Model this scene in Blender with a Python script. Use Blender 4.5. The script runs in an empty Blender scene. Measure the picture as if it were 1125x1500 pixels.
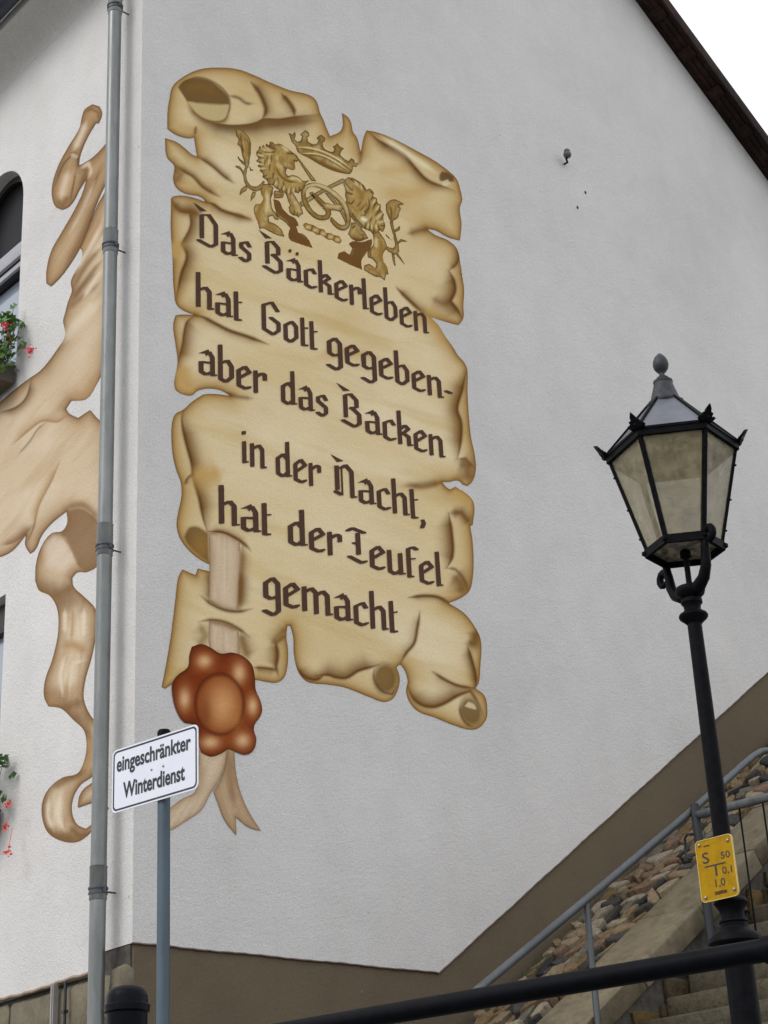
import bpy, bmesh, math, random
import numpy as np
from mathutils import Vector, Matrix, geometry
random.seed(7); rng = np.random.default_rng(7)
S = bpy.context.scene
COL = S.collection

# ------------------------------------------------------------------ camera, light, exposure
CF = 2546.578                                   # focal length in photograph pixels (photo 1125 x 1500)
PIT, ROL, YAW = .4248005, -.05329474, .8338176
Fv = np.array([math.cos(PIT)*math.cos(YAW), math.cos(PIT)*math.sin(YAW), math.sin(PIT)])
R0 = np.array([math.sin(YAW), -math.cos(YAW), 0.]); U0 = np.cross(R0, Fv)
Rv = R0*math.cos(ROL)+U0*math.sin(ROL); Uv = -R0*math.sin(ROL)+U0*math.cos(ROL)
CAM = np.array([-5.8430, -8.8811, 1.6])
cd = bpy.data.cameras.new('camera'); cam = bpy.data.objects.new('camera', cd); COL.objects.link(cam)
cam.matrix_world = Matrix([[Rv[0], Uv[0], -Fv[0], CAM[0]], [Rv[1], Uv[1], -Fv[1], CAM[1]], [Rv[2], Uv[2], -Fv[2], CAM[2]], [0, 0, 0, 1]])
cd.sensor_fit = 'VERTICAL'; cd.sensor_height = 36; cd.sensor_width = 27; cd.lens = CF/1500*36
cd.clip_end = 3000; cd.clip_start = .05
S.camera = cam
S.view_settings.view_transform = 'Standard'; S.view_settings.look = 'None'
S.view_settings.exposure = 0.60; S.view_settings.gamma = 1
SUN_EL, SUN_AZ = math.radians(42), math.radians(172)      # azimuth counter-clockwise from +X: sun stands to the left
w = bpy.data.worlds.new('World'); S.world = w; w.use_nodes = True
nt = w.node_tree; bg = nt.nodes['Background']
sk = nt.nodes.new('ShaderNodeTexSky'); sk.sky_type = 'NISHITA'; sk.sun_disc = False
sk.sun_elevation = SUN_EL; sk.sun_rotation = math.pi/2-SUN_AZ; sk.dust_density = 2
mx = nt.nodes.new('ShaderNodeMix'); mx.data_type = 'RGBA'; mx.inputs[0].default_value = .86
mx.inputs[7].default_value = (8.85, 8.85, 9.05, 1)           # even pale overcast
nt.links.new(sk.outputs[0], mx.inputs[6]); nt.links.new(mx.outputs[2], bg.inputs[0]); bg.inputs[1].default_value = .095
sl = bpy.data.lights.new('sun', 'SUN'); sl.energy = .75; sl.angle = math.radians(24); sl.color = (1, .97, .93)
so = bpy.data.objects.new('sun', sl); COL.objects.link(so)
sd_ = Vector((math.cos(SUN_EL)*math.cos(SUN_AZ), math.cos(SUN_EL)*math.sin(SUN_AZ), math.sin(SUN_EL)))
so.rotation_euler = sd_.to_track_quat('Z', 'Y').to_euler(); so.location = (-6, 0, 14)

# ------------------------------------------------------------------ survey helpers (photo pixel -> point on a real plane)
def ray(x, y): return Fv+Rv*((x-562.5)/CF)-Uv*((y-750)/CF)
def onY(x, y, Y=0.):
    r = ray(x, y); return CAM+r*((Y-CAM[1])/r[1])
def onX(x, y, X=0.):
    r = ray(x, y); return CAM+r*((X-CAM[0])/r[0])
def atD(x, y, D):
    r = ray(x, y); return CAM+r*(D/math.hypot(r[0], r[1]))
RM = .675
def rampz(x): return 3.54+RM*(x-3.1)

# ------------------------------------------------------------------ object helpers
def tag(o, label=None, cat=None, group=None, kind=None):
    if label: o['label'] = label
    if cat: o['category'] = cat
    if group: o['group'] = group
    if kind: o['kind'] = kind
    return o
def empty(name, loc=(0, 0, 0), rz=0):
    o = bpy.data.objects.new(name, None); COL.objects.link(o); o.location = loc; o.rotation_euler = (0, 0, rz); o.empty_display_size = .1
    return o
def link(name, me, mat=None, parent=None, smooth=False):
    if mat:
        me.materials.clear(); me.materials.append(mat)
    o = bpy.data.objects.new(name, me); COL.objects.link(o)
    if parent: o.parent = parent
    if smooth: me.shade_smooth()
    return o
def bm_obj(name, bm, mat, parent=None, smooth=False, sharp=None):
    bmesh.ops.recalc_face_normals(bm, faces=bm.faces)
    me = bpy.data.meshes.new(name); bm.to_mesh(me); bm.free()
    o = link(name, me, mat, parent, smooth)
    if sharp:
        me.shade_smooth(); me.set_sharp_from_angle(angle=math.radians(sharp))
    return o
def add_box(bm, c, s, M=None, bev=0):
    r = bmesh.ops.create_cube(bm, size=1); vs = r['verts']
    for v in vs: v.co = Vector((v.co.x*s[0]+c[0], v.co.y*s[1]+c[1], v.co.z*s[2]+c[2]))
    if bev:
        es = list({e for v in vs for e in v.link_edges})
        rr = bmesh.ops.bevel(bm, geom=es, offset=bev, segments=2, affect='EDGES', profile=.6)
        vs = list({v for f in rr['faces'] for v in f.verts} | {v for v in vs if v.is_valid})
    if M: bmesh.ops.transform(bm, matrix=M, verts=[v for v in vs if v.is_valid])
    return vs
def tube(bm, pts, r, n=16, cap=True):
    pts = [Vector(p) for p in pts]; rs = r if isinstance(r, (list, tuple)) else [r]*len(pts)
    rings = []; up = None
    for i, p in enumerate(pts):
        d = (pts[min(i+1, len(pts)-1)]-pts[max(i-1, 0)]).normalized()
        if up is None: up = d.orthogonal().normalized()
        up = (up-d*up.dot(d)).normalized(); s = d.cross(up)
        rings.append([bm.verts.new(p+(up*math.cos(2*math.pi*k/n)+s*math.sin(2*math.pi*k/n))*rs[i]) for k in range(n)])
    for a, b in zip(rings, rings[1:]):
        for k in range(n): bm.faces.new((a[k], a[(k+1) % n], b[(k+1) % n], b[k]))
    if cap: bm.faces.new(rings[0][::-1]); bm.faces.new(rings[-1])
def lathe(bm, c, prof, n=24, ph=0):
    rings = []
    for r, z in prof:
        rings.append([bm.verts.new((c[0]+r*math.cos(2*math.pi*k/n+ph), c[1]+r*math.sin(2*math.pi*k/n+ph), z)) for k in range(n)])
    for a, b in zip(rings, rings[1:]):
        for k in range(n): bm.faces.new((a[k], a[(k+1) % n], b[(k+1) % n], b[k]))
    bm.faces.new(rings[0][::-1]); bm.faces.new(rings[-1])
def plate(bm, outer, holes, fn, depth):
    """filled polygon (with holes) in 2-D, thickened; fn(u, v, d) -> point"""
    loops = [outer]+holes
    for side in (0, 1):
        es = []
        for lp in loops:
            vs = [bm.verts.new(fn(u, v, depth*side)) for u, v in lp]
            es += [bm.edges.new((vs[i], vs[(i+1) % len(vs)])) for i in range(len(vs))]
            if side == 0: lp_v0 = vs
            if side == 0: plate.store.append(vs)
            else:
                v0 = plate.store.pop(0)
                for i in range(len(vs)): bm.faces.new((v0[i], v0[(i+1) % len(vs)], vs[(i+1) % len(vs)], vs[i]))
        bmesh.ops.triangle_fill(bm, use_beauty=True, edges=es)
plate.store = []

# ------------------------------------------------------------------ materials
def lin(c): return tuple(((v/255+.055)/1.055)**2.4 if v > 10 else v/255/12.92 for v in c)
class Mat:
    def __init__(s, name, col=(.5, .5, .5), rough=.7, metal=0, spec=.5):
        s.m = bpy.data.materials.new(name); s.m.use_nodes = True; s.t = s.m.node_tree
        s.b = s.t.nodes['Principled BSDF']; s.b.inputs['Base Color'].default_value = (*col, 1)
        s.b.inputs['Roughness'].default_value = rough; s.b.inputs['Metallic'].default_value = metal
        s.b.inputs['Specular IOR Level'].default_value = spec
    def n(s, t, **k):
        x = s.t.nodes.new(t)
        for a, b in k.items(): setattr(x, a, b)
        return x
    def l(s, a, b): s.t.links.new(a, b)
    def pos(s, kind='Position'):
        if kind == 'Position': return s.n('ShaderNodeNewGeometry').outputs['Position']
        return s.n('ShaderNodeTexCoord').outputs['Object']
    def noise(s, scale, detail=4, rough=.6, vec=None, stretch=None):
        x = s.n('ShaderNodeTexNoise'); x.inputs['Scale'].default_value = scale; x.inputs['Detail'].default_value = detail; x.inputs['Roughness'].default_value = rough
        v = vec or s.pos()
        if stretch:
            m = s.n('ShaderNodeMapping'); m.inputs['Scale'].default_value = stretch; s.l(v, m.inputs[0]); v = m.outputs[0]
        s.l(v, x.inputs['Vector']); return x.outputs['Fac']
    def ramp(s, fac, stops):
        r = s.n('ShaderNodeValToRGB'); e = r.color_ramp.elements
        while len(e) < len(stops): e.new(.5)
        for i, (p, c) in enumerate(stops): e[i].position = p; e[i].color = (*c, 1) if len(c) == 3 else c
        s.l(fac, r.inputs[0]); return r.outputs[0]
    def mix(s, a, b, fac, mode='MIX'):
        x = s.n('ShaderNodeMix', data_type='RGBA', blend_type=mode)
        for v, i in ((fac, 0), (a, 6), (b, 7)):
            if isinstance(v, (int, float)): x.inputs[i].default_value = v
            elif isinstance(v, tuple): x.inputs[i].default_value = (*v, 1)
            else: s.l(v, x.inputs[i])
        return x.outputs[2]
    def col(s, c): s.l(c, s.b.inputs['Base Color']); return s
    def bump(s, h, dist, strength=1):
        x = s.n('ShaderNodeBump'); x.inputs['Distance'].default_value = dist; x.inputs['Strength'].default_value = strength
        s.l(h, x.inputs['Height']); s.l(x.outputs[0], s.b.inputs['Normal']); return s
    def add(s, a, b, k=1):
        x = s.n('ShaderNodeMath', operation='MULTIPLY_ADD'); s.l(b, x.inputs[0]); x.inputs[1].default_value = k; s.l(a, x.inputs[2]); return x.outputs[0]
    def rand(s): return s.n('ShaderNodeObjectInfo').outputs['Random']

def stucco(name, c, fine=95, dist=.006, mott=.06):
    m = Mat(name, c, .92, spec=.15)
    a = m.noise(fine, 3, .65); b = m.noise(fine*.33, 3, .6); big = m.noise(.55, 5, .6); mid = m.noise(3.2, 4, .6)
    dk = tuple(v*(1-mott*1.6) for v in c); lt = tuple(min(1, v*(1+mott)) for v in c)
    base = m.ramp(big, [(.3, dk), (.5, c), (.72, lt)])
    streak = m.noise(2.2, 4, .6, stretch=(1.6, 1.6, .12))
    base = m.mix(base, m.ramp(streak, [(.35, (.93, .925, .91)), (.6, (1, 1, 1))]), .22, 'MULTIPLY')
    base = m.mix(base, m.ramp(mid, [(.3, (.95, .95, .95)), (.7, (1.03, 1.03, 1.03))]), .7, 'MULTIPLY')
    base = m.mix(base, m.ramp(a, [(.3, (.78, .78, .78)), (.62, (1.06, 1.06, 1.06))]), .7, 'MULTIPLY')
    sp = m.noise(13, 2, .4); base = m.mix(base, (.36, .33, .29), m.ramp(sp, [(.775, (0, 0, 0)), (.80, (.55, .55, .55))]))
    tr = m.noise(9, 4, .6, stretch=(1, 1, .7))
    m.col(base); m.bump(m.add(m.add(a, b, .8), tr, 1.1), dist, .9)
    return m.m
M = {}
M['wall'] = stucco('white_stucco', (.725, .715, .70), dist=.008)
M['plinth'] = stucco('beige_plinth_render', (.158, .126, .085), fine=120, dist=.004, mott=.12)
M['soffit'] = stucco('grey_soffit_plaster', (.62, .61, .59), fine=60, dist=.001, mott=.03)

def painted_mat():
    m = Mat('mural_paint', rough=.9, spec=.12)
    at = m.n('ShaderNodeAttribute', attribute_name='paint')
    a = m.noise(95, 3, .65); b = m.noise(31, 3, .6)
    c = m.mix(at.outputs['Color'], m.ramp(a, [(.3, (.86, .86, .86)), (.65, (1.05, 1.05, 1.05))]), .55, 'MULTIPLY')
    m.col(c); m.bump(m.add(a, b, .8), .006, .7); return m.m
M['paint'] = painted_mat()
def simple(name, c, rough=.6, metal=0, spec=.5, nz=None, var=.12, bump=0, stretch=None):
    m = Mat(name, c, rough, metal, spec)
    if nz:
        f = m.noise(nz, 5, .62, stretch=stretch)
        m.col(m.ramp(f, [(.3, tuple(v*(1-var) for v in c)), (.7, tuple(min(1, v*(1+var)) for v in c))]))
        if bump: m.bump(f, bump, .8)
    return m
M['letter'] = simple('brown_lettering_paint', (.088, .046, .030), .85, spec=.15, nz=60, var=.14, bump=.003).m
def zinc(name, c, rough=.45):
    m = Mat(name, c, rough, .55, .4)
    f = m.noise(14, 6, .7, stretch=(1, 1, .25)); g = m.noise(2.2, 3, .6, stretch=(1, 1, .4)); v = m.noise(90, 2, .5)
    k = m.ramp(m.add(f, g, .6), [(.55, tuple(x*.72 for x in c)), (.8, c), (1.0, tuple(min(1, x*1.28) for x in c))])
    m.col(k); m.bump(v, .0008, .6)
    m.l(m.ramp(f, [(.3, (rough-.1,)*3), (.7, (rough+.2,)*3)]), m.b.inputs['Roughness']); return m.m
M['zinc'] = zinc('weathered_zinc', (.20, .212, .208), .36)
M['zinc_dark'] = zinc('dark_zinc_clamp', (.08, .09, .10), .5)
M['galv'] = zinc('galvanised_steel', (.11, .12, .128), .5)
M['galv_dull'] = zinc('dull_galvanised_steel', (.05, .056, .063), .6)
M['iron'] = simple('black_painted_iron', (.005, .0053, .007), .5, 0, .05, nz=25, var=.4, bump=.0015).m
M['iron_grey'] = simple('weathered_grey_iron_cap', (.04, .042, .048), .5, .1, .25, nz=30, var=.35, bump=.0015).m
M['rail_black'] = simple('black_enamel_tube', (.0035, .004, .006), .42, 0, .06, nz=12, var=.4).m
def glass():
    m = Mat('dusty_yellowed_lantern_glass', (.48, .44, .30), .35, 0, .5)
    f = m.noise(16, 6, .75); sp = m.noise(150, 3, .6); g = m.noise(3, 3, .5, stretch=(1, 1, .4))
    c = m.ramp(f, [(.3, (.20, .165, .08)), (.55, (.36, .31, .18)), (.75, (.44, .40, .26))])
    c = m.mix(c, m.ramp(sp, [(.28, (.3, .25, .15)), (.36, (1, 1, 1))]), .8, 'MULTIPLY')
    m.col(c)
    m.l(m.ramp(m.add(f, g, .5), [(.5, (.24,)*3), (1.05, (.52,)*3)]), m.b.inputs['Alpha'])
    m.b.inputs['Transmission Weight'].default_value = .0
    return m.m
M['glass'] = glass()
M['window_glass'] = Mat('window_glass', (.30, .34, .42), .04, 0, .9).m
M['dark_glass'] = Mat('dark_fanlight_glass', (.004, .004, .005), .3, 0, .08).m
M['frame_white'] = simple('white_window_frame', (.36, .36, .40), .4, nz=20, var=.05).m
M['frame_dark'] = simple('dark_brown_window_seal', (.012, .009, .010), .5).m
M['curtain'] = simple('pale_blue_curtain', (.50, .55, .66), .9, nz=8, var=.08, stretch=(1, 6, .2)).m
M['sign_white'] = simple('white_sign_sheet', (.74, .77, .85), .35, nz=9, var=.03).m
M['ink'] = simple('black_sign_ink', (.012, .014, .025), .5).m
def yellow():
    m = Mat('yellow_plastic_sign', (.5, .29, .006), .5, spec=.12)
    f = m.noise(22, 5, .7); g = m.noise(140, 3, .6)
    c = m.ramp(f, [(.3, (.30, .165, .001)), (.7, (.43, .25, .002))])
    m.col(m.mix(c, m.ramp(g, [(.27, (.45, .35, .2)), (.34, (1, 1, 1))]), .7, 'MULTIPLY')); return m.m
M['yellow'] = yellow()
M['rivet'] = simple('steel_rivet', (.35, .30, .26), .4, .7).m
M['dark_ink'] = simple('brown_black_sign_ink', (.022, .013, .012), .5).m
M['rub'] = simple('rubbed_brown_print', (.16, .08, .02), .7, nz=60, var=.5).m
def wood(name, c):
    m = Mat(name, c, .75, spec=.2); f = m.noise(9, 5, .6, stretch=(1, 1, 1)); g = m.noise(1.3, 3, .6)
    m.col(m.ramp(m.add(f, g, .8), [(.6, tuple(v*.45 for v in c)), (.95, c), (1.15, tuple(v*1.7 for v in c))])); m.bump(f, .004, .7); return m.m
M['wood'] = wood('dark_brown_verge_timber', (.020, .010, .007))
M['tile'] = simple('dark_roof_tile', (.02, .02, .024), .6, nz=8, var=.3).m
def stone(name, cols, sc=18, bump=.008, dark=.55):
    """stone with a per-piece tint"""
    m = Mat(name, cols[0], .82, spec=.25)
    r = m.n('ShaderNodeValToRGB'); e = r.color_ramp.elements; r.color_ramp.interpolation = 'CONSTANT'
    while len(e) < len(cols): e.new(.5)
    for i, c in enumerate(cols): e[i].position = i/len(cols); e[i].color = (*c, 1)
    m.l(m.rand(), r.inputs[0])
    f = m.noise(sc, 6, .7); g = m.noise(sc*5, 3, .6)
    c = m.mix(r.outputs[0], m.ramp(f, [(.3, (dark, dark*.95, dark*.88)), (.5, (.9, .9, .9)), (.72, (1.2, 1.18, 1.12))]), .85, 'MULTIPLY')
    c = m.mix(c, m.ramp(g, [(.3, (.7, .7, .7)), (.6, (1.08, 1.08, 1.08))]), .5, 'MULTIPLY')
    m.col(c); m.bump(m.add(f, g, .35), bump, .9); return m.m
M['cobble'] = stone('cobble_stone', [(.22, .16, .09), (.27, .215, .14), (.17, .115, .06), (.035, .036, .038), (.30, .245, .165), (.20, .13, .09), (.15, .135, .105), (.30, .26, .19), (.20, .135, .07), (.06, .057, .052), (.24, .18, .11)], 24, .022, .35)
M['coping'] = stone('sandstone_coping', [(.165, .14, .092), (.18, .152, .10), (.15, .13, .088)], 9, .006, .5)
M['rubble'] = stone('rubble_wall_stone', [(0.090, 0.068, 0.038), (0.128, 0.086, 0.030), (0.064, 0.056, 0.041), (0.105, 0.086, 0.060), (0.075, 0.060, 0.034)], 13, .02, .45)
M['step'] = stone('sandstone_step', [(.095, .082, .052), (.085, .074, .05), (.09, .08, .055)], 16, .014, .38)
M['block'] = stone('sandstone_block', [(0.203, 0.176, 0.122), (0.176, 0.156, 0.112), (0.222, 0.193, 0.135)], 8, .008, .72)
def mortar(name, c, moss=0):
    m = Mat(name, c, .95, spec=.1); f = m.noise(14, 6, .7); g = m.noise(3, 4, .6)
    k = m.ramp(f, [(.3, tuple(v*.5 for v in c)), (.7, tuple(v*1.3 for v in c))])
    if moss: k = m.mix(k, (.022, .035, .012), m.ramp(g, [(.52, (0, 0, 0)), (.66, (moss,)*3)]))
    m.col(k); m.bump(f, .01, .9); return m.m
M['joint'] = mortar('dark_mossy_joint', (.012, .011, .009), .6)
M['mortar'] = mortar('grey_mortar', (.10, .092, .08))
def groundm():
    m = Mat('street_paving', (.15, .148, .142), .9); f = m.noise(60, 5, .7); g = m.noise(.8, 5, .6)
    m.col(m.mix(m.ramp(f, [(.3, (.10, .10, .096)), (.7, (.20, .195, .185))]), m.ramp(g, [(.3, (.7, .7, .7)), (.7, (1.2, 1.2, 1.2))]), .8, 'MULTIPLY')); m.bump(f, .004); return m.m
M['ground'] = groundm()
M['box'] = simple('brown_planter_box', (.09, .075, .06), .7, nz=10, var=.2).m
def leafm():
    m = Mat('geranium_leaf', (.05, .10, .03), .55); f = m.noise(30, 3, .6)
    m.col(m.ramp(f, [(.3, (.035, .09, .02)), (.55, (.08, .20, .04)), (.75, (.20, .30, .07))])); return m.m
M['leaf'] = leafm()
M['petal'] = simple('geranium_petal', (.75, .02, .06), .6, nz=50, var=.3).m
M['petal_orange'] = simple('scarlet_petal', (.85, .04, .02), .6, nz=50, var=.3).m
M['stem'] = simple('flower_stem', (.06, .08, .03), .7).m
M['ceramic'] = simple('grey_ceramic_insulator', (.10, .10, .105), .3, nz=30, var=.2).m
M['hole'] = simple('dark_drill_hole', (.02, .018, .016), .9).m
M['duct'] = simple('grey_cable_duct', (.30, .29, .28), .5, nz=10, var=.08).m
# ------------------------------------------------------------------ ground
def ground_h(x, y):
    d = math.hypot(x-CAM[0], y-CAM[1]); t = min(1, max(0, (d-3.0)/1.9)); return 1.4*t*t*(3-2*t)
bm = bmesh.new(); gx = [-400, -80, -30]+[-20+i*.5 for i in range(81)]+[30, 80, 400]
gv = [[bm.verts.new((x, y, ground_h(x, y))) for y in gx] for x in gx]
for i in range(len(gx)-1):
    for j in range(len(gx)-1): bm.faces.new((gv[i][j], gv[i+1][j], gv[i+1][j+1], gv[i][j+1]))
g = bm_obj('ground', bm, M['ground'], smooth=True); tag(g, 'sloping asphalt street in front of the white house', None, None, 'structure')

# ------------------------------------------------------------------ house
house = empty('house'); tag(house, 'white rendered gabled house with a painted parchment scroll on its side wall', 'house')
GL = lambda x: 14.056-.761*(x-6.21)
PL = [(0, 3.615), (2.50, 3.622), (6.82, 6.622), (9.9, 8.76)]
bm = bmesh.new()
outer = PL+[(9.9, GL(9.9)), (4.95, 15.02), (0, 11.25)]
plate(bm, outer, [], lambda u, v, d: (u, d, v), .3)
side_wall = bm_obj('side_wall', bm, M['wall'], house)
bm = bmesh.new()
plate(bm, [(0.02, -.5), (9.88, -.5), (9.88, 8.75), (6.82, 6.622), (2.50, 3.622), (0.02, 3.615)], [], lambda u, v, d: (u, .014+d, v), .28)
plinth = bm_obj('plinth', bm, M['plinth'], house)
# plaster lip: the render stops in a slightly ragged raised edge above the plinth
bm = bmesh.new(); pts = []
for (a, b) in zip(PL, PL[1:]):
    L = math.hypot(b[0]-a[0], b[1]-a[1]); n = int(L/.04)
    for i in range(n): pts.append((a[0]+(b[0]-a[0])*i/n, a[1]+(b[1]-a[1])*i/n))
tube(bm, [(x, .002+.001*math.sin(i*.9), z+.002*math.sin(i*.35)+.0015*math.sin(i*1.9)) for i, (x, z) in enumerate(pts)], .006, 6)
bm_obj('plaster_edge', bm, simple('reddish_plaster_edge', (.19, .14, .12), .9, nz=30, var=.3).m, house, True)
# front wall with window openings
def arch(y0, y1, zb, zs, n=18):
    yc = (y0+y1)/2; R = (y1-y0)/2
    return [(y0, zb), (y1, zb)]+[(yc+R*math.cos(math.pi*k/n), zs+R*math.sin(math.pi*k/n)) for k in range(n+1)]
W1 = arch(1.715, 2.575, 8.33, 9.915)
W2 = [(1.715, 4.85), (2.575, 4.85), (2.575, 6.43), (1.715, 6.43)]
WX = []
for k in range(1, 4):
    WX.append([(y+2.1*k, z) for y, z in W1]); WX.append([(y+2.1*k, z) for y, z in W2])
bm = bmesh.new()
plate(bm, [(.3, 3.615), (.42, 3.615), (.42, 3.505), (12, 3.505), (12, 11.26), (.3, 11.26)], [W1, W2]+WX, lambda u, v, d: (d, u, v), .3)
front_wall = bm_obj('front_wall', bm, M['wall'], house)
bm = bmesh.new(); add_box(bm, (.165, 6.3, 1.7), (.24, 11.6, 3.595)); add_box(bm, (.150, .25, 1.75), (.29, .44, 3.72))
bm_obj('foundation_wall', bm, M['mortar'], house)
bm = bmesh.new(); pts = [(-.002+.003*math.sin(i*.8), .43+i*.05, 3.507+.005*math.sin(i*.33)+.003*math.sin(i*1.7)) for i in range(120)]
tube(bm, pts, .011, 6); bm_obj('plaster_edge', bm, simple('ochre_plaster_edge', (.30, .22, .16), .9, nz=30, var=.3).m, house, True)
# sandstone blocks under the front wall
def rough_block(name, parent, mat, c, s, seed, bev=.02, wob=.012, sub=2):
    r = random.Random(seed); bm = bmesh.new(); add_box(bm, (0, 0, 0), s)
    bmesh.ops.bevel(bm, geom=list(bm.edges), offset=bev, segments=1, affect='EDGES')
    for v in bm.verts: v.co += Vector((r.uniform(-wob, wob), r.uniform(-wob, wob), r.uniform(-wob, wob)))
    o = bm_obj(name, bm, mat, parent, sharp=50); o.location = c; return o
z = 3.49; si = 0
for cz in range(4):
    h = (.40, .45, .42, .46)[cz]; y = .05 if cz else .40
    y += (0, .0, -.0, 0)[cz]
    first = True
    while y < 5.2:
        wd = random.uniform(.5, .95)
        if cz == 0 and first: wd = .50
        rough_block('sandstone_block', house, M['block'], (.075, y+wd/2, z-h/2), (.13, wd-.035, h-.035), si, .022, .008); si += 1; y += wd; first = False
    z -= h
rough_block('sandstone_block', house, M['block'], (-.005, .10, 3.36), (.10, .17, .26), 99, .03, .01)
rough_block('sandstone_block', house, M['block'], (.03, .285, 3.33), (.06, .17, .30), 98, .02, .01)
# roof
bm = bmesh.new()
def slab(x0, z0, x1, z1, y0, y1, t0, t1):
    vs = [bm.verts.new(p) for p in ((x0, y0, z0+t0), (x1, y0, z1+t0), (x1, y1, z1+t0), (x0, y1, z0+t0), (x0, y0, z0+t1), (x1, y0, z1+t1), (x1, y1, z1+t1), (x0, y1, z0+t1))]
    for f in ((0, 1, 2, 3), (7, 6, 5, 4), (0, 4, 5, 1), (1, 5, 6, 2), (2, 6, 7, 3), (3, 7, 4, 0)): bm.faces.new([vs[i] for i in f])
slab(4.95, 15.02, 10.5, GL(10.5), -.235, 12, .05, .13); slab(-.38, 11.60, 4.95, 15.02, -.235, 12, .05, .13)
roof = bm_obj('roof', bm, M['tile'], house)
def child_box(name, mat, parent, c, s, rot=None, bev=.004):
    bm = bmesh.new(); add_box(bm, (0, 0, 0), s, None, bev); o = bm_obj(name, bm, mat, parent, sharp=40); o.location = c
    if rot: o.rotation_euler = rot
    return o
ang = math.atan(.761)
for i, (yy, wdt) in enumerate(((-.215, .055), (-.150, .06), (-.083, .062), (-.020, .055))):
    for k in range(2):      # soffit boards following the verge
        L = 3.48; x = 6.35+ (k-.0)*L*math.cos(ang)-.2+ .35*(i % 2)
        child_box('verge_board', M['wood'], house, (x, yy, GL(x)+.028-.004*(i % 3)), (L-.012, wdt, .024), (0, ang, 0))
child_box('fascia_board', M['wood'], house, (7.5, -.250, GL(7.5)+.058), (6.6, .024, .125), (0, ang, 0))
for k in range(9):        # purlin ends and batten blocks showing as browner patches
    x = 6.0+k*.42
    child_box('batten_block', M['wood'], house, (x, -.12, GL(x)+.004), (.13, .17, .03), (0, ang, 0))
for k in range(22):
    x = 5.1+k*.25
    child_box('roof_tile', M['tile'], house, (x, -.10, GL(x)+.185), (.26, .20, .018), (0, ang, 0))
# eave over the front wall
bm = bmesh.new()
prof = [(-.001-.30*(1-math.cos(math.radians(90*k/10))), 11.235+.19*math.sin(math.radians(90*k/10))) for k in range(11)]+[(-.315, 11.60), (-.001, 11.60)]
v0 = [bm.verts.new((x, .02, z)) for x, z in prof]; v1 = [bm.verts.new((x, 12, z)) for x, z in prof]
for i in range(len(prof)): bm.faces.new((v0[i], v0[(i+1) % len(prof)], v1[(i+1) % len(prof)], v1[i]))
bm.faces.new(v0); bm.faces.new(v1[::-1]); bm_obj('eave_soffit', bm, M['soffit'], house, sharp=40)
bm = bmesh.new(); n = 12
ring = [(-.405+.085*math.cos(math.pi+math.pi*k/n), 11.53+.085*math.sin(math.pi+math.pi*k/n)) for k in range(n+1)]+[(-.405+.078*math.cos(-math.pi*k/n), 11.53+.078*math.sin(-math.pi*k/n)) for k in range(n+1)]
v0 = [bm.verts.new((x, -.2, z)) for x, z in ring]; v1 = [bm.verts.new((x, 12, z)) for x, z in ring]
for i in range(len(ring)): bm.faces.new((v0[i], v0[(i+1) % len(ring)], v1[(i+1) % len(ring)], v1[i]))
bm_obj('gutter', bm, simple('dark_gutter_zinc', (.05, .055, .075), .5, .3).m, house, True)
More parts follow.
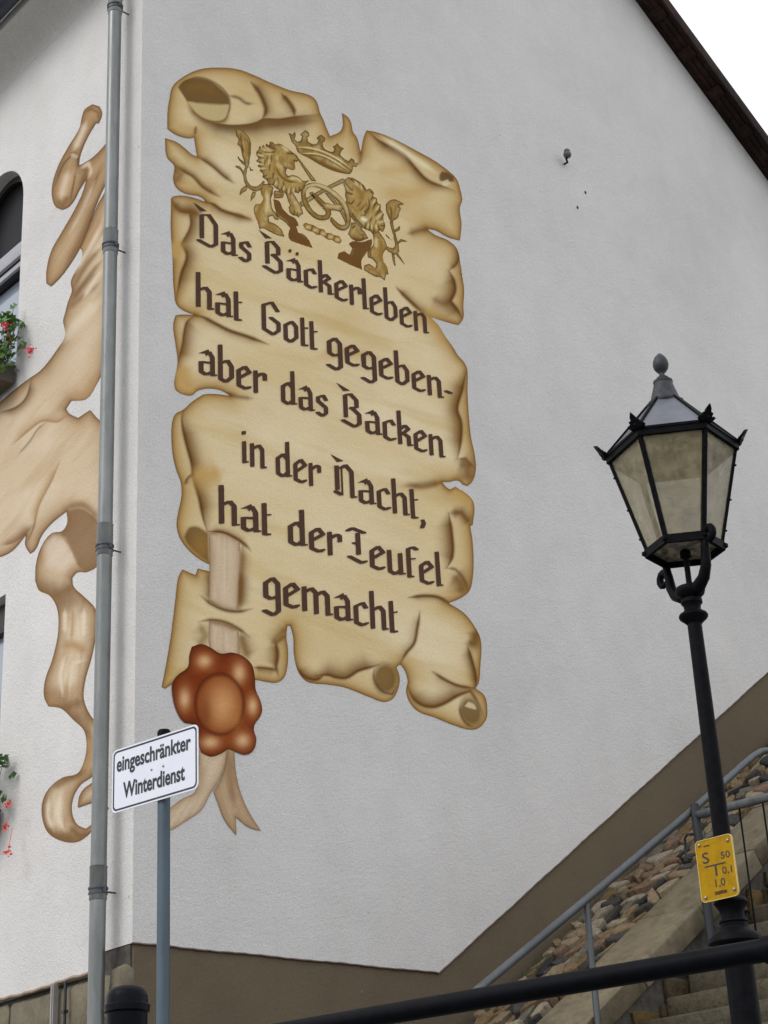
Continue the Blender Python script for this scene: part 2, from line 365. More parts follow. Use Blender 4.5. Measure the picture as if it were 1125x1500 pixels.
# windows
def window(poly, zb, zt, y0, y1, arched):
    win = bpy.data.objects.new('window', None); COL.objects.link(win); win.parent = house
    def ring_obj(name, mat, o, i, x, d, par):
        bm = bmesh.new(); plate(bm, o, [i], lambda u, v, dd: (x+dd, u, v), d); return bm_obj(name, bm, mat, par)
    def inset(p, k):
        c = (sum(a for a, _ in p)/len(p), sum(b for _, b in p)/len(p))
        return [(a+(k if a < c[0]-.05 else -k if a > c[0]+.05 else 0), b+(k if b < c[1] else -k)) for a, b in p]
    yc = (y0+y1)/2
    if arched: inn = arch(y0+.055, y1-.055, zb+.06, 9.915)
    else: inn = inset(poly, .055)
    ring_obj('window_frame', M['frame_dark'], poly, inn, .10, .05, win)
    if arched:
        bm = bmesh.new(); plate(bm, [p for p in arch(y0+.02, y1-.02, 9.46, 9.915)], [], lambda u, v, dd: (.135+dd, u, v), .006)
        bm_obj('pane', M['dark_glass'], bm and win) if False else bm_obj('pane', bm, M['dark_glass'], win)
        zs = 9.42
        child_box('transom', M['frame_white'], win, (.10, yc, zs+.09), (.07, y1-y0-.02, .13))
        child_box('transom_seal', M['frame_dark'], win, (.095, yc, zs-.005), (.075, y1-y0-.02, .035))
        child_box('top_rail', M['frame_white'], win, (.10, yc, zs-.055), (.06, y1-y0-.02, .055))
        child_box('sash_seal', M['frame_dark'], win, (.095, yc, zs-.105), (.072, y1-y0-.02, .035))
        zt = zs-.12
    else:
        child_box('top_rail', M['frame_dark'], win, (.105, yc, zt-.12), (.05, y1-y0-.02, .22))
        child_box('transom', M['frame_white'], win, (.10, yc, zb+.55), (.05, y1-y0-.02, .06))
        child_box('sash_seal', M['frame_dark'], win, (.095, yc, zb+.5), (.06, y1-y0-.02, .03))
    bm = bmesh.new(); add_box(bm, (.14, yc, (zb+zt)/2), (.006, y1-y0-.06, zt-zb-.02)); bm_obj('pane', bm, M['window_glass'], win)
    bm = bmesh.new(); n = 40
    a = [bm.verts.new((.21+.012*math.sin(k*1.1), y0+.03+(y1-y0-.06)*k/n, zb)) for k in range(n+1)]
    b = [bm.verts.new((.21+.010*math.sin(k*1.1), y0+.03+(y1-y0-.06)*k/n, zt)) for k in range(n+1)]
    for k in range(n): bm.faces.new((a[k], a[k+1], b[k+1], b[k]))
    bm_obj('curtain', bm, M['curtain'], win, True)
    for s in (-1, 1): child_box('stile', M['frame_white'], win, (.11, yc+s*((y1-y0)/2-.04), (zb+zt)/2), (.05, .05, zt-zb))
    child_box('window_sill', M['soffit'], win, (.02, yc, zb-.02), (.24, y1-y0-.006, .035))
window(W1, 8.33, 9.9, 1.715, 2.575, True)
window(W2, 4.85, 6.43, 1.715, 2.575, False)
for k in range(1, 4):
    pass
# room behind the openings (dark floor-to-ceiling backing wall)
bm = bmesh.new(); add_box(bm, (.75, 6, 7.4), (.1, 11, 7)); bm_obj('room_wall', bm, M['frame_dark'], house)
# downpipe
PX, PY, PR = -.125, .190, .050
dp = bpy.data.objects.new('downpipe', None); COL.objects.link(dp); dp.parent = house
bm = bmesh.new(); tube(bm, [(PX, PY, 1.3), (PX, PY, 11.05), (PX-.02, PY, 11.16), (PX-.20, PY, 11.26), (PX-.33, PY, 11.30)], PR, 28); bm_obj('pipe', bm, M['zinc'], dp, sharp=50)
def zat(px, py): 
    return onX(px, py, PX)[2]
for py, sl_ in ((8, 22), (340, 365), (765, 800), (1263, 1300)):
    z1 = zat(160, py); z0 = zat(158, sl_)
    bm = bmesh.new(); lathe(bm, (PX, PY), [(PR+.001, z0-.06), (PR+.0045, z0-.055), (PR+.0045, z1-.008), (PR+.007, z1-.004), (PR+.001, z1)], 28); bm_obj('sleeve', bm, M['zinc'], dp, sharp=40)
    bm = bmesh.new(); lathe(bm, (PX, PY), [(PR+.004, z0-.022), (PR+.010, z0-.022), (PR+.010, z0-.012), (PR+.0065, z0-.010), (PR+.0065, z0+.006), (PR+.012, z0+.008), (PR+.012, z0+.02), (PR+.004, z0+.02)], 28)
    add_box(bm, (PX+.005, PY-PR-.010, z0), (.018, .014, .034)); tube(bm, [(PX+.04, PY, z0), (0, PY, z0)], .006, 8)
    bm_obj('clamp', bm, M['zinc_dark'], dp, sharp=40)
# cable ducts at the foot of the front wall
q0 = onX(78, 1442, -.03); q1 = onX(94, 1438, -.03)
bm = bmesh.new(); add_box(bm, (-.02, q0[1], q0[2]-1.3), (.035, .036, 2.6)); add_box(bm, (-.041, q0[1], q0[2]-1.3), (.004, .012, 2.596)); bm_obj('cable_duct', bm, M['duct'], house)
bm = bmesh.new(); tube(bm, [(-.02, q1[1], .9), (-.02, q1[1], q1[2])], .010, 10)
for k in range(4): add_box(bm, (-.02, q1[1], q1[2]-.18-.3*k), (.03, .03, .02))
bm_obj('cable', bm, M['galv_dull'], house, sharp=40)
# insulator on a curved iron hook, and the two drilled holes beside it
k0 = onY(826, 238, 0); k1 = onY(831, 226, -.09)
bm = bmesh.new(); tube(bm, [(k0[0], .01, k0[2]-.02), (k0[0]+.005, -.04, k0[2]-.02), (k1[0]-.01, -.08, k1[2]-.055), (k1[0], -.09, k1[2]-.02)], .010, 8)
hook = bm_obj('wall_hook', bm, M['iron'], house, True)
bm = bmesh.new(); zz = k1[2]; lathe(bm, (k1[0], -.09), [(.012, zz-.035), (.030, zz-.03), (.036, zz-.018), (.040, zz), (.036, zz+.012), (.026, zz+.018), (.026, zz+.026), (.030, zz+.032), (.028, zz+.045), (.018, zz+.055), (.004, zz+.058)], 20)
o = bm_obj('insulator', bm, M['ceramic'], hook, True)
for px, py in ((857.6, 282), (846, 304)):
    c = onY(px, py, -.001); bm = bmesh.new(); lathe(bm, (0, 0), [(.013, 0), (.012, .003)], 10)
    o = bm_obj('drill_hole', bm, M['hole'], house); o.location = (c[0], -.0005, c[2]); o.rotation_euler = (math.pi/2, 0, .0); o.scale = (1, 1.5, 1)
# ------------------------------------------------------------------ mural painter
def poly_sd(px, py, poly, far=16):
    """signed distance (px) to a closed polygon, exact only nearer than `far`"""
    P = np.array(poly, float); Q = np.roll(P, -1, 0)
    ins = np.zeros(px.shape, bool); d2 = np.full(px.shape, far*far, float)
    xs, ys = px[0], py[:, 0]
    for (x1, y1), (x2, y2) in zip(P, Q):
        i0, i1 = np.searchsorted(ys, (min(y1, y2), max(y1, y2)))
        if i1 > i0 and y1 != y2:
            yy = ys[i0:i1]; xc = x1+(yy-y1)*(x2-x1)/(y2-y1)
            ins[i0:i1] ^= (px[i0:i1] < xc[:, None])
        a0, a1 = np.searchsorted(xs, (min(x1, x2)-far, max(x1, x2)+far)); b0, b1 = np.searchsorted(ys, (min(y1, y2)-far, max(y1, y2)+far))
        if a1 <= a0 or b1 <= b0: continue
        X = px[b0:b1, a0:a1]; Y = py[b0:b1, a0:a1]; dx, dy = x2-x1, y2-y1; L = dx*dx+dy*dy+1e-9
        t = np.clip(((X-x1)*dx+(Y-y1)*dy)/L, 0, 1); e = (X-x1-t*dx)**2+(Y-y1-t*dy)**2
        np.minimum(d2[b0:b1, a0:a1], e, out=d2[b0:b1, a0:a1])
    d = np.sqrt(d2); return np.where(ins, -d, d)
def smooth(pts, closed=False, n=5, sharp=48):
    P = [np.array(p, float) for p in pts]; N = len(P); out = []
    def tan(i):
        if not closed and i in (0, N-1): return (P[1]-P[0]) if i == 0 else (P[-1]-P[-2])
        a, b, c = P[(i-1) % N], P[i % N], P[(i+1) % N]; u, v = b-a, c-b; lu, lv = np.linalg.norm(u)+1e-9, np.linalg.norm(v)+1e-9
        if np.degrees(np.arccos(np.clip(u@v/lu/lv, -1, 1))) > sharp: return None
        return (u/lu+v/lv)*.5
    for i in range(N if closed else N-1):
        a, b = P[i], P[(i+1) % N]; L = np.linalg.norm(b-a); ta, tb = tan(i), tan((i+1) % N) if closed else tan(i+1)
        ta = (b-a) if ta is None else ta/(np.linalg.norm(ta)+1e-9)*L
        tb = (b-a) if tb is None else tb/(np.linalg.norm(tb)+1e-9)*L
        for k in range(n):
            t = k/n; out.append((2*t**3-3*t**2+1)*a+(t**3-2*t**2+t)*ta+(-2*t**3+3*t**2)*b+(t**3-t**2)*tb)
    if not closed: out.append(P[-1])
    return [tuple(p) for p in out]
def vnoise(x, y, s, seed):
    r = np.random.default_rng(seed).random((256, 256)); X = x/s+1000; Y = y/s+1000
    xi = np.floor(X).astype(int); yi = np.floor(Y).astype(int); fx = X-xi; fy = Y-yi; fx = fx*fx*(3-2*fx); fy = fy*fy*(3-2*fy)
    g = lambda a, b: r[a % 256, b % 256]
    return (g(xi, yi)*(1-fx)+g(xi+1, yi)*fx)*(1-fy)+(g(xi, yi+1)*(1-fx)+g(xi+1, yi+1)*fx)*fy
def fbm(x, y, s, seed, o=4): return sum(vnoise(x, y, s/2**k, seed+k)*.5**k for k in range(o))/sum(.5**k for k in range(o))
class Painting:
    def __init__(s, polys, step=1.25, gain=1.62):
        s.polys = [smooth(p, True) for p in polys] ; a = np.vstack([np.array(p) for p in s.polys])
        x0, y0 = a.min(0)-3*step; x1, y1 = a.max(0)+3*step
        s.x, s.y = np.meshgrid(np.arange(x0, x1, step), np.arange(y0, y1, step)); s.step = step; s.gain = gain
        s.sd = np.full(s.x.shape, 99.)
        for p in s.polys: s.sd = np.minimum(s.sd, poly_sd(s.x, s.y, p, 40))
        s.c = np.zeros(s.x.shape+(3,))
    def base(s, c): s.c[:] = lin(c)
    def lay(s, c, a): s.c += (np.array(lin(c))-s.c)*np.clip(a, 0, 1)[..., None]
    def _win(s, P, R):
        a = np.array(P); xs, ys = s.x[0], s.y[:, 0]
        i0, i1 = np.searchsorted(xs, (a[:, 0].min()-R, a[:, 0].max()+R)); j0, j1 = np.searchsorted(ys, (a[:, 1].min()-R, a[:, 1].max()+R))
        return slice(j0, j1), slice(i0, i1)
    def fill(s, P, c, a=1, soft=1.5, sm=True):
        P = smooth(P, True) if sm else P; w = s._win(P, soft*2+2)
        if s.x[w].size == 0: return
        d = poly_sd(s.x[w], s.y[w], P, soft*2+3); k = np.clip(.5-d/soft, 0, 1)*a
        s.c[w] += (np.array(lin(c))-s.c[w])*k[..., None]
    def ell(s, cx, cy, rx, ry, c, a=1, soft=.3, rot=0):
        q = math.radians(rot); X = (s.x-cx)*math.cos(q)+(s.y-cy)*math.sin(q); Y = -(s.x-cx)*math.sin(q)+(s.y-cy)*math.cos(q)
        r = np.sqrt((X/rx)**2+(Y/ry)**2); s.lay(c, np.clip((1-r)/soft+.5, 0, 1)*a)
    def blob(s, cx, cy, rx, ry, c, a=1):
        r2 = ((s.x-cx)/rx)**2+((s.y-cy)/ry)**2; s.lay(c, np.exp(-r2)*a)
    def stroke(s, P, w, c, a=1, side=0, soft=1.0, taper=True, sm=True):
        """brush line; side +1/-1 feathers only to the right/left of the direction of travel"""
        P = smooth(P, False, 4) if sm and len(P) > 2 else P
        wn = s._win(P, w*2.6+2)
        X, Y = s.x[wn], s.y[wn]
        if X.size == 0: return
        A = np.array(P, float); seg = np.hypot(*(A[1:]-A[:-1]).T); cum = np.concatenate([[0], np.cumsum(seg)]); tot = cum[-1]+1e-9
        best = np.full(X.shape, 1e9); tt = np.zeros(X.shape); sg = np.zeros(X.shape)
        for i in range(len(A)-1):
            (x1, y1), (x2, y2) = A[i], A[i+1]; dx, dy = x2-x1, y2-y1; L = dx*dx+dy*dy+1e-9
            t = np.clip(((X-x1)*dx+(Y-y1)*dy)/L, 0, 1); e = (X-x1-t*dx)**2+(Y-y1-t*dy)**2; m = e < best
            best = np.where(m, e, best); tt = np.where(m, (cum[i]+t*seg[i])/tot, tt); sg = np.where(m, dx*(Y-y1)-dy*(X-x1), sg)
        d = np.sqrt(best); W = np.full(X.shape, float(w))
        al = np.ones(X.shape)
        if taper:
            k = np.clip(np.minimum(tt, 1-tt)*5, 0, 1) if taper is True else np.clip((1-tt)*2.2, 0, 1) if taper == 'end' else np.clip(tt*2.2, 0, 1)
            W = W*(.35+.65*k); al = .25+.75*k
        f = np.exp(-(d/W)**2*1.2) if soft >= 1 else np.clip((W-d)/(W*soft+.4)+.5, 0, 1)
        if side: f = np.where(sg*side > 0, f, np.exp(-(d/1.1)**2))
        s.c[wn] += (np.array(lin(c))-s.c[wn])*np.clip(f*al*a, 0, 1)[..., None]
    def edge(s, c, R, a):
        s.lay(c, np.exp(-np.clip(-s.sd, 0, None)/R)*a)
    def build(s, name, conv, off, parent, mat=None):
        """clip the grid to the outline and lay it on the wall plane"""
        sd, H, Wd = s.sd, *s.sd.shape; inside = sd < 0
        full = inside[:-1, :-1] & inside[1:, :-1] & inside[:-1, 1:] & inside[1:, 1:]
        some = (inside[:-1, :-1] | inside[1:, :-1] | inside[:-1, 1:] | inside[1:, 1:]) & ~full
        idx = np.arange(H*Wd).reshape(H, Wd)
        xs, ys, cs = list(s.x.ravel()), list(s.y.ravel()), s.c.reshape(-1, 3)
        quads = np.stack([idx[:-1, :-1][full], idx[1:, :-1][full], idx[1:, 1:][full], idx[:-1, 1:][full]], 1).tolist()
        extra, ec, cache = [], [], {}
        def cut(a, b):
            k = (a, b) if a < b else (b, a)
            if k not in cache:
                a, b = k; t = sdf[a]/(sdf[a]-sdf[b]); xs.append(xs[a]+(xs[b]-xs[a])*t); ys.append(ys[a]+(ys[b]-ys[a])*t)
                ec.append(cs[a] if sdf[a] < 0 else cs[b]); cache[k] = len(xs)-1
            return cache[k]
        sdf = sd.ravel()
        for j, i in zip(*np.nonzero(some)):
            q = [idx[j, i], idx[j+1, i], idx[j+1, i+1], idx[j, i+1]]; o = []
            for a, b in zip(q, q[1:]+q[:1]):
                if sdf[a] < 0: o.append(int(a))
                if (sdf[a] < 0) != (sdf[b] < 0): o.append(cut(int(a), int(b)))
            if len(o) >= 3: quads.append(o)
        C3 = np.vstack([cs, np.array(ec).reshape(-1, 3)]) if ec else cs
        used = np.unique(np.concatenate([np.array(q) for q in quads])); rm = np.full(len(xs), -1); rm[used] = np.arange(len(used))
        X, Y = np.array(xs)[used], np.array(ys)[used]
        D = Fv[:, None]+Rv[:, None]*((X-562.5)/CF)-Uv[:, None]*((Y-750)/CF)
        ax = 1 if conv == 'Y' else 0
        V = CAM[:, None]+D*((off-CAM[ax])/D[ax])
        me = bpy.data.meshes.new(name); fl = [[int(rm[k]) for k in q][::-1] for q in quads]
        me.from_pydata(V.T.tolist(), [], fl)
        at = me.color_attributes.new('paint', 'FLOAT_COLOR', 'POINT')
        col = np.clip(C3[used]*s.gain, 0, .9); at.data.foreach_set('color', np.hstack([col, np.ones((len(col), 1))]).ravel().astype(np.float32))
        me.update(); return link(name, me, mat or M['paint'], parent)
def cr(sx, ox, oy, s): return [(ox+x/s, oy+y/s) for x, y in sx]
C1 = lambda *p: cr(p, 225, 80, 4.5)
C2 = lambda *p: cr(p, 340, 170, 2.9605)
C3 = lambda *p: cr(p, 240, 290, 4.6875)
C4 = lambda *p: cr(p, 460, 380, 4.412)
C5 = lambda *p: cr(p, 230, 580, 4.6875)
C6 = lambda *p: cr(p, 460, 640, 3.409)
C7 = lambda *p: cr(p, 225, 820, 3.571)
A1 = lambda *p: cr(p, 0, 100, 4.2857)
A2 = lambda *p: cr(p, 0, 420, 3.409)
A3 = lambda *p: cr(p, 0, 800, 3.2609)
SCROLL = (C1((92,490),(92,380),(105,290),(125,210),(190,150),(300,98),(420,85),(560,98),(650,130),(760,180),(900,235),(1030,268),(1070,300),(1100,390),(1120,430))
 + C2((405,40),(425,88),(470,65),(480,40),(476,-14),(500,2),(515,25),(525,70),(540,90),(558,160),(570,95),(582,62),(620,68),(700,98),(790,145),(880,195),(935,235),(975,275),(990,320),(998,365),(988,395),(995,470),(988,540),(935,525),(880,495),(845,489),(880,515),(935,538),(975,575),(990,640),(1003,720))
 + C4((950,80),(970,190),(965,300),(965,380),(935,425),(860,405),(750,370),(800,420),(850,500),(900,570),(930,620),(970,665),(990,710),(992,850),(1000,1000),(1015,1150),(1040,1270),(1045,1370),(1020,1440),(990,1465),(950,1450))
 + C6((740,235),(725,220),(700,218),(680,224),(640,225),(660,250),(680,262),(705,248),(770,290),(798,330),(793,440),(780,445),(792,520),(793,700),(775,770),(740,800),(672,830),(750,880),(810,960),(832,1010),(830,1150),(820,1235),(805,1255),(850,1290),(865,1350),(860,1410),(820,1455),(780,1462),(700,1440),(600,1400),(520,1370),(475,1320),(460,1265),(468,1220),(450,1160),(430,1135),(412,1150),(428,1200),(420,1260),(390,1310),(350,1323),(280,1300),(150,1250),(60,1235))
 + C7((893,650),(850,648),(800,635),(760,590),(735,500),(730,400),(715,345),(700,345),(695,400),(703,470),(700,560),(680,620),(640,643),(590,638),(530,628),(400,640),(250,600),(100,650),(60,675),(42,665),(65,550),(90,400),(115,200),(130,90),(150,50),(220,80),(230,45),(300,62))
 + C5((370,1160),(300,1125),(210,1050),(155,970),(135,880),(150,780),(168,690),(165,600),(130,500),(108,400),(100,300),(105,180),(125,125),(180,95),(240,40),(300,0))
 + C3((270,1350),(350,1346),(460,1358),(400,1325),(350,1310),(240,1320),(190,1355),(140,1350),(85,1320),(72,1280),(95,1130),(80,1000),(65,870),(80,805),(120,800),(225,804),(150,780),(90,735),(70,640),(60,400),(48,200),(50,20))
 + C1((115,950),(130,935),(230,935),(348,972),(315,940),(200,912),(145,870),(130,820),(135,730),(90,680),(75,550),(150,575),(210,620),(250,655),(287,672),(275,600),(267,545),(240,552),(150,530)))
DK, MD, LT, BK = (104,70,26), (168,136,78), (200,186,152), (80,54,22)
P = Painting([SCROLL]); P.base((190,173,134))
x, y = P.x, P.y
u = (x-250)+.30*(y-500); v = (y-500)-.36*(x-250)           # streaks run along the lettering
P.lay((200,188,158), np.clip(fbm(u*.35, v*1.5, 60, 3)*2.2-.75, 0, 1)*.8)
P.lay((164,138,80), np.clip(fbm(u*.30, v*1.9, 42, 11)*2.6-1.45, 0, 1)*.55)
P.lay((166,140,88), np.clip(fbm(x, y, 120, 21)*2.4-1.2, 0, 1)*.35)
P.edge((164,132,70), 18, .85); P.edge((126,88,36), 6.5, .8); P.edge((104,74,30), 2.4, .7); P.edge(BK, .8, .5)
st = P.stroke
# creases of the main sheet: (points, width, colour, alpha, side)
for q in [
 (C1((270,385),(340,430),(450,460),(600,462),(680,445),(720,425),(830,425),(920,410),(1020,400),(1105,392)), 13, BK, .85, 1),
 (C1((640,180),(690,240),(725,310),(740,370),(715,430)), 3, BK, .8, 0), (C1((640,180),(690,240),(725,310),(740,370),(715,430)), 9, DK, .6, -1),
 (C1((840,255),(890,310),(925,370),(928,410)), 3, BK, .8, 0), (C1((840,255),(890,310),(925,370),(928,410)), 8, DK, .5, 1),
 (C1((490,270),(560,285),(610,320),(665,325)), 2.2, BK, .7, 0),
 (C1((285,668),(380,730),(460,800),(530,850)), 6, DK, .7, -1), (C1((135,725),(200,770),(260,805),(320,870),(390,915),(440,940)), 6, DK, .7, -1),
 (C1((340,970),(390,985),(450,1025),(560,1060),(640,1085)), 2, BK, .8, 0), (C1((340,970),(390,985),(450,1025),(560,1060),(640,1085)), 8, DK, .6, 1),
 (C1((280,470),(272,530)), 2, DK, .8, 0), (C1((130,740),(180,790),(140,850)), 9, DK, .35, 0),
 (C2((590,66),(640,110),(740,160),(790,220),(850,280),(930,310),(965,325)), 9, DK, .8, 1), (C2((590,66),(640,110),(740,160),(790,220),(850,280),(930,310)), 1.8, BK, .7, 0),
 (C2((640,85),(720,135),(800,190),(890,250)), 4, (205,195,160), .7, 0),
 (C2((558,150),(556,190),(548,215)), 3, DK, .6, 0), (C2((0,425),(50,440),(95,455)), 4, DK, .5, 0),
 (C2((760,512),(820,495),(862,490)), 6, DK, .6, 0), (C2((640,330),(760,335),(880,310)), 10, MD, .5, 0), (C2((620,240),(700,235),(780,225)), 8, MD, .45, 0), (C2((30,60),(150,40),(380,20)), 12, DK, .45, 0),
 (C4((870,70),(905,140),(912,200),(882,270),(930,330),(958,385)), 13, DK, .85, 1), (C4((870,70),(905,140),(912,200),(882,270),(930,330),(958,385)), 2, BK, .7, 0),
 (C4((880,275),(840,285),(760,250)), 9, DK, .35, 0), (C4((945,-90),(920,30),(870,70)), 8, DK, .6, 1),
 (C4((530,180),(600,250),(700,340),(752,372)), 2, BK, .8, 0), (C4((530,180),(600,250),(700,340),(752,372)), 7, DK, .6, -1),
 (C4((985,712),(955,850),(925,970),(950,1050),(945,1200),(925,1290)), 13, DK, .85, 1), (C4((985,712),(955,850),(925,970),(950,1050),(945,1200),(925,1290)), 1.8, BK, .6, 0),
 (C4((925,1290),(980,1282),(1035,1345)), 6, BK, .7, 1), (C4((930,1310),(990,1340),(1000,1440)), 14, DK, .6, 0),
 (C4((840,1436),(700,1455),(560,1465)), 5, DK, .55, 0), (C4((600,380),(760,370),(880,560)), 10, MD, .5, 0), (C4((0,640),(200,600),(420,640)), 9, MD, .45, 0),
 (C6((640,226),(540,250),(470,240)), 4, DK, .6, 0), (C6((690,270),(740,300),(790,345)), 8, MD, .7, 0),
 (C6((672,380),(688,480),(690,600),(662,655)), 13, DK, .85, 1), (C6((672,380),(688,480),(690,600),(662,655)), 1.8, BK, .6, 0),
 (C6((675,380),(735,378),(785,440)), 7, DK, .8, 0), (C6((655,655),(705,662),(750,715),(768,775)), 2.2, BK, .7, 0), (C6((690,690),(730,730),(740,790)), 14, DK, .65, 0),
 (C6((690,840),(620,800),(560,793),(470,802)), 2, BK, .7, 0), (C6((690,840),(620,800),(560,793),(470,802)), 6, DK, .5, -1),
 (C6((530,870),(515,960),(500,1030),(460,1080),(430,1132)), 1.8, BK, .6, 0), (C6((530,870),(515,960),(500,1030),(460,1080),(430,1132)), 8, DK, .4, 1),
 (C6((760,1030),(800,1030),(812,962)), 9, DK, .8, 0), (C6((765,1040),(790,1120),(808,1200),(806,1255)), 8, DK, .8, 1), (C6((765,1040),(790,1120),(808,1200),(806,1255)), 1.6, BK, .7, 0),
 (C6((590,1170),(650,1210),(720,1242),(805,1255)), 1.8, BK, .7, 0), (C6((590,1170),(650,1210),(720,1242),(805,1255)), 7, DK, .4, 1),
 (C6((466,1240),(500,1310),(550,1342),(600,1347),(650,1330),(720,1290),(780,1268),(815,1320),(850,1400)), 2.4, BK, .75, 0), (C6((466,1240),(500,1310),(550,1342),(600,1347),(650,1330),(720,1290),(780,1268)), 13, DK, .75, -1),
 (C6((0,1195),(70,1188),(110,1200),(160,1203),(220,1168),(300,1145),(330,1135)), 14, DK, .75, -1), (C6((0,1195),(70,1188),(110,1200),(160,1203),(220,1168),(300,1145),(330,1135)), 2, BK, .6, 0),
 (C7((745,560),(775,600),(820,624),(860,624),(893,600)), 9, DK, .7, -1), (C7((745,560),(775,600),(820,624),(860,624),(893,600)), 1.8, BK, .6, 0),
 (C7((692,395),(640,432),(622,440)), 3, BK, .6, 0), (C7((640,430),(648,500),(640,560),(655,612)), 3, BK, .8, 0), (C7((640,430),(648,500),(640,565)), 11, DK, .7, 1), (C7((645,575),(590,566),(525,562)), 7, DK, .7, -1),
 (C7((700,350),(650,400),(610,445)), 9, DK, .4, 0),
 (C7((240,182),(300,230),(380,265),(450,270),(520,255)), 2.4, BK, .85, 0), (C7((235,325),(290,315),(370,325),(450,365),(505,408)), 2.4, BK, .85, 0),
 (C7((285,60),(292,140),(290,220)), 8, DK, .55, 0), (C7((452,60),(456,180),(450,262)), 9, DK, .65, 0), (C7((455,380),(470,440),(500,520)), 10, DK, .6, 0), (C7((240,330),(270,400),(230,460)), 12, DK, .3, 0),
 (C3((50,15),(100,85),(180,102),(185,190),(120,320),(158,390),(120,520),(96,640),(82,710)), 12, DK, .8, -1), (C3((115,300),(158,390),(120,520),(96,640)), 1.8, BK, .6, 0), (C3((50,15),(110,80),(200,100),(270,120)), 7, DK, .7, 0),
 (C3((55,300),(90,340),(70,420)), 9, MD, .8, 0),
 (C3((200,806),(260,815),(350,860),(450,910),(570,950),(720,1005)), 2.2, BK, .8, 0), (C3((200,806),(260,815),(350,860),(450,910),(570,950),(720,1005)), 7, DK, .5, 1),
 (C3((205,812),(160,850),(140,920),(130,1000),(98,1130)), 12, DK, .8, -1), (C3((400,1330),(500,1362),(620,1378)), 3, BK, .6, 0), (C3((110,1150),(150,1260),(200,1330)), 12, MD, .8, 0),
 (C5((180,95),(170,160),(200,320),(240,470),(250,560),(290,700),(320,850),(348,935)), 14, DK, .85, -1), (C5((180,95),(170,160),(200,320),(240,470),(250,560),(290,700),(320,850),(348,935)), 2, BK, .7, 0),
 (C5((188,612),(205,565),(250,528)), 4, BK, .75, 1), (C5((245,500),(330,560),(450,520)), 16, MD, .8, 0),
 (C5((345,932),(450,937),(560,990),(620,1035),(650,1075)), 2.4, BK, .85, 0), (C5((345,932),(450,937),(560,990),(620,1035)), 7, DK, .5, -1),
 (C5((590,1010),(585,1150),(575,1300),(560,1460)), 8, DK, .55, 0),
]:
    st(q[0], q[1]*1.25, q[2], min(1, q[3]*1.1), q[4])
    if q[1] >= 6 and q[2] is DK and q[4]: st(q[0], 3.2, (96,62,22), .65); st(q[0], 1.0, BK, .7)
    elif q[1] >= 6 and q[2] is DK: st(q[0], q[1]*.45, (98,66,24), .45)
# mouths of the rolled corners
P.fill(C1((160,215),(200,172),(280,155),(360,170),(430,215),(490,280),(500,332),(320,318),(220,308)), (92,66,28), .95, 2)
P.fill(C1((220,310),(330,318),(500,328),(495,385),(465,428),(430,440),(330,418),(270,375),(235,340)), (168,150,106), .95, 2)
st(C1((220,308),(270,378),(340,425),(430,440),(470,425),(500,370)), 6, DK, .85, 1); st(C1((165,200),(280,150),(400,185),(490,270),(503,340),(480,420),(430,442)), 1.8, BK, .8)
st(C1((220,308),(350,322),(500,330)), 1.5, BK, .6); st(C1((200,230),(320,210),(430,260)), 9, (112,86,40), .5)
P.fill(C2((900,255),(910,240),(935,245),(960,262),(962,285),(945,285),(915,290),(900,275)), BK, .9, 3); P.fill(C2((905,285),(935,275),(945,290),(930,306),(912,300)), (190,178,140), .8, 2)
P.fill(C5((186,965),(220,905),(265,895),(320,920),(352,945),(356,1140),(300,1103),(235,1045),(200,1000)), (92,66,28), .9, 4); P.blob(*C5((300,1030))[0], 14, 22, (140,105,50), .6)
P.ell(*C6((356,1208))[0], 17, 22, (96,70,32), .9, .5); P.blob(*C6((350,1190))[0], 12, 14, (120,92,46), .7)
st(C6((300,1150),(300,1210),(340,1270),(390,1285),(418,1240)), 2, BK, .8); 
P.ell(*C6((783,1372))[0], 15, 21, (100,74,34), .9, .5, -20); P.fill(C6((752,1345),(770,1322),(800,1335),(812,1362),(780,1355)), (192,180,146), .8, 2); st(C6((735,1330),(730,1370),(760,1430),(800,1450)), 2.5, BK, .8)
scroll = P.build('painted_scroll', 'Y', -.002, house)
scroll['label'] = 'painted yellow-brown parchment scroll carrying the gothic verse'

# ribbons and wax seal
def ribbon(poly, strks, off, name='painted_ribbon', base=(182,164,138), gain=1.6, conv='Y', parent=scroll, edge=1.0, streak=(60, 0)):
    R = Painting([poly], 1.15, gain); R.base(base)
    a = math.radians(streak[0]); uu = R.x*math.cos(a)+R.y*math.sin(a); vv = -R.x*math.sin(a)+R.y*math.cos(a)
    R.lay(tuple(min(255, c+16) for c in base), np.clip(fbm(uu*.12, vv*1.6, 9, 5)*2-.6, 0, 1)*.55); R.lay(tuple(c-30 for c in base), np.clip(fbm(uu*.12, vv*1.6, 7, 15)*2.2-1.1, 0, 1)*.5)
    R.edge((150,124,94), 7, .7*edge); R.edge((104,74,46), 2.0, .75*edge)
    for q in strks: R.stroke(*q)
    return R.build(name, conv, off, parent)
ribbon(C5((357,942),(450,942),(565,998),(575,1100),(560,1300),(555,1477),(450,1457),(355,1400),(362,1200)), [], -.0035, streak=(90, 0))
ribbon(C7((290,322),(350,322),(445,367),(450,500),(400,510),(350,500),(300,480),(290,440)), [(C7((290,330),(350,330),(445,372)), 5, (120,92,62), .7)], -.0035, streak=(90, 0))
ribbon(C7((240,990),(300,1010),(350,1005),(388,990),(370,1090),(340,1160),(300,1220),(250,1310),(180,1360),(90,1415),(52,1428),(50,1335),(90,1295),(150,1250),(215,1215),(228,1170)), [(C7((250,1060),(240,1180),(200,1240)), 9, (150,128,98), .5)], -.0035, streak=(120, 0))
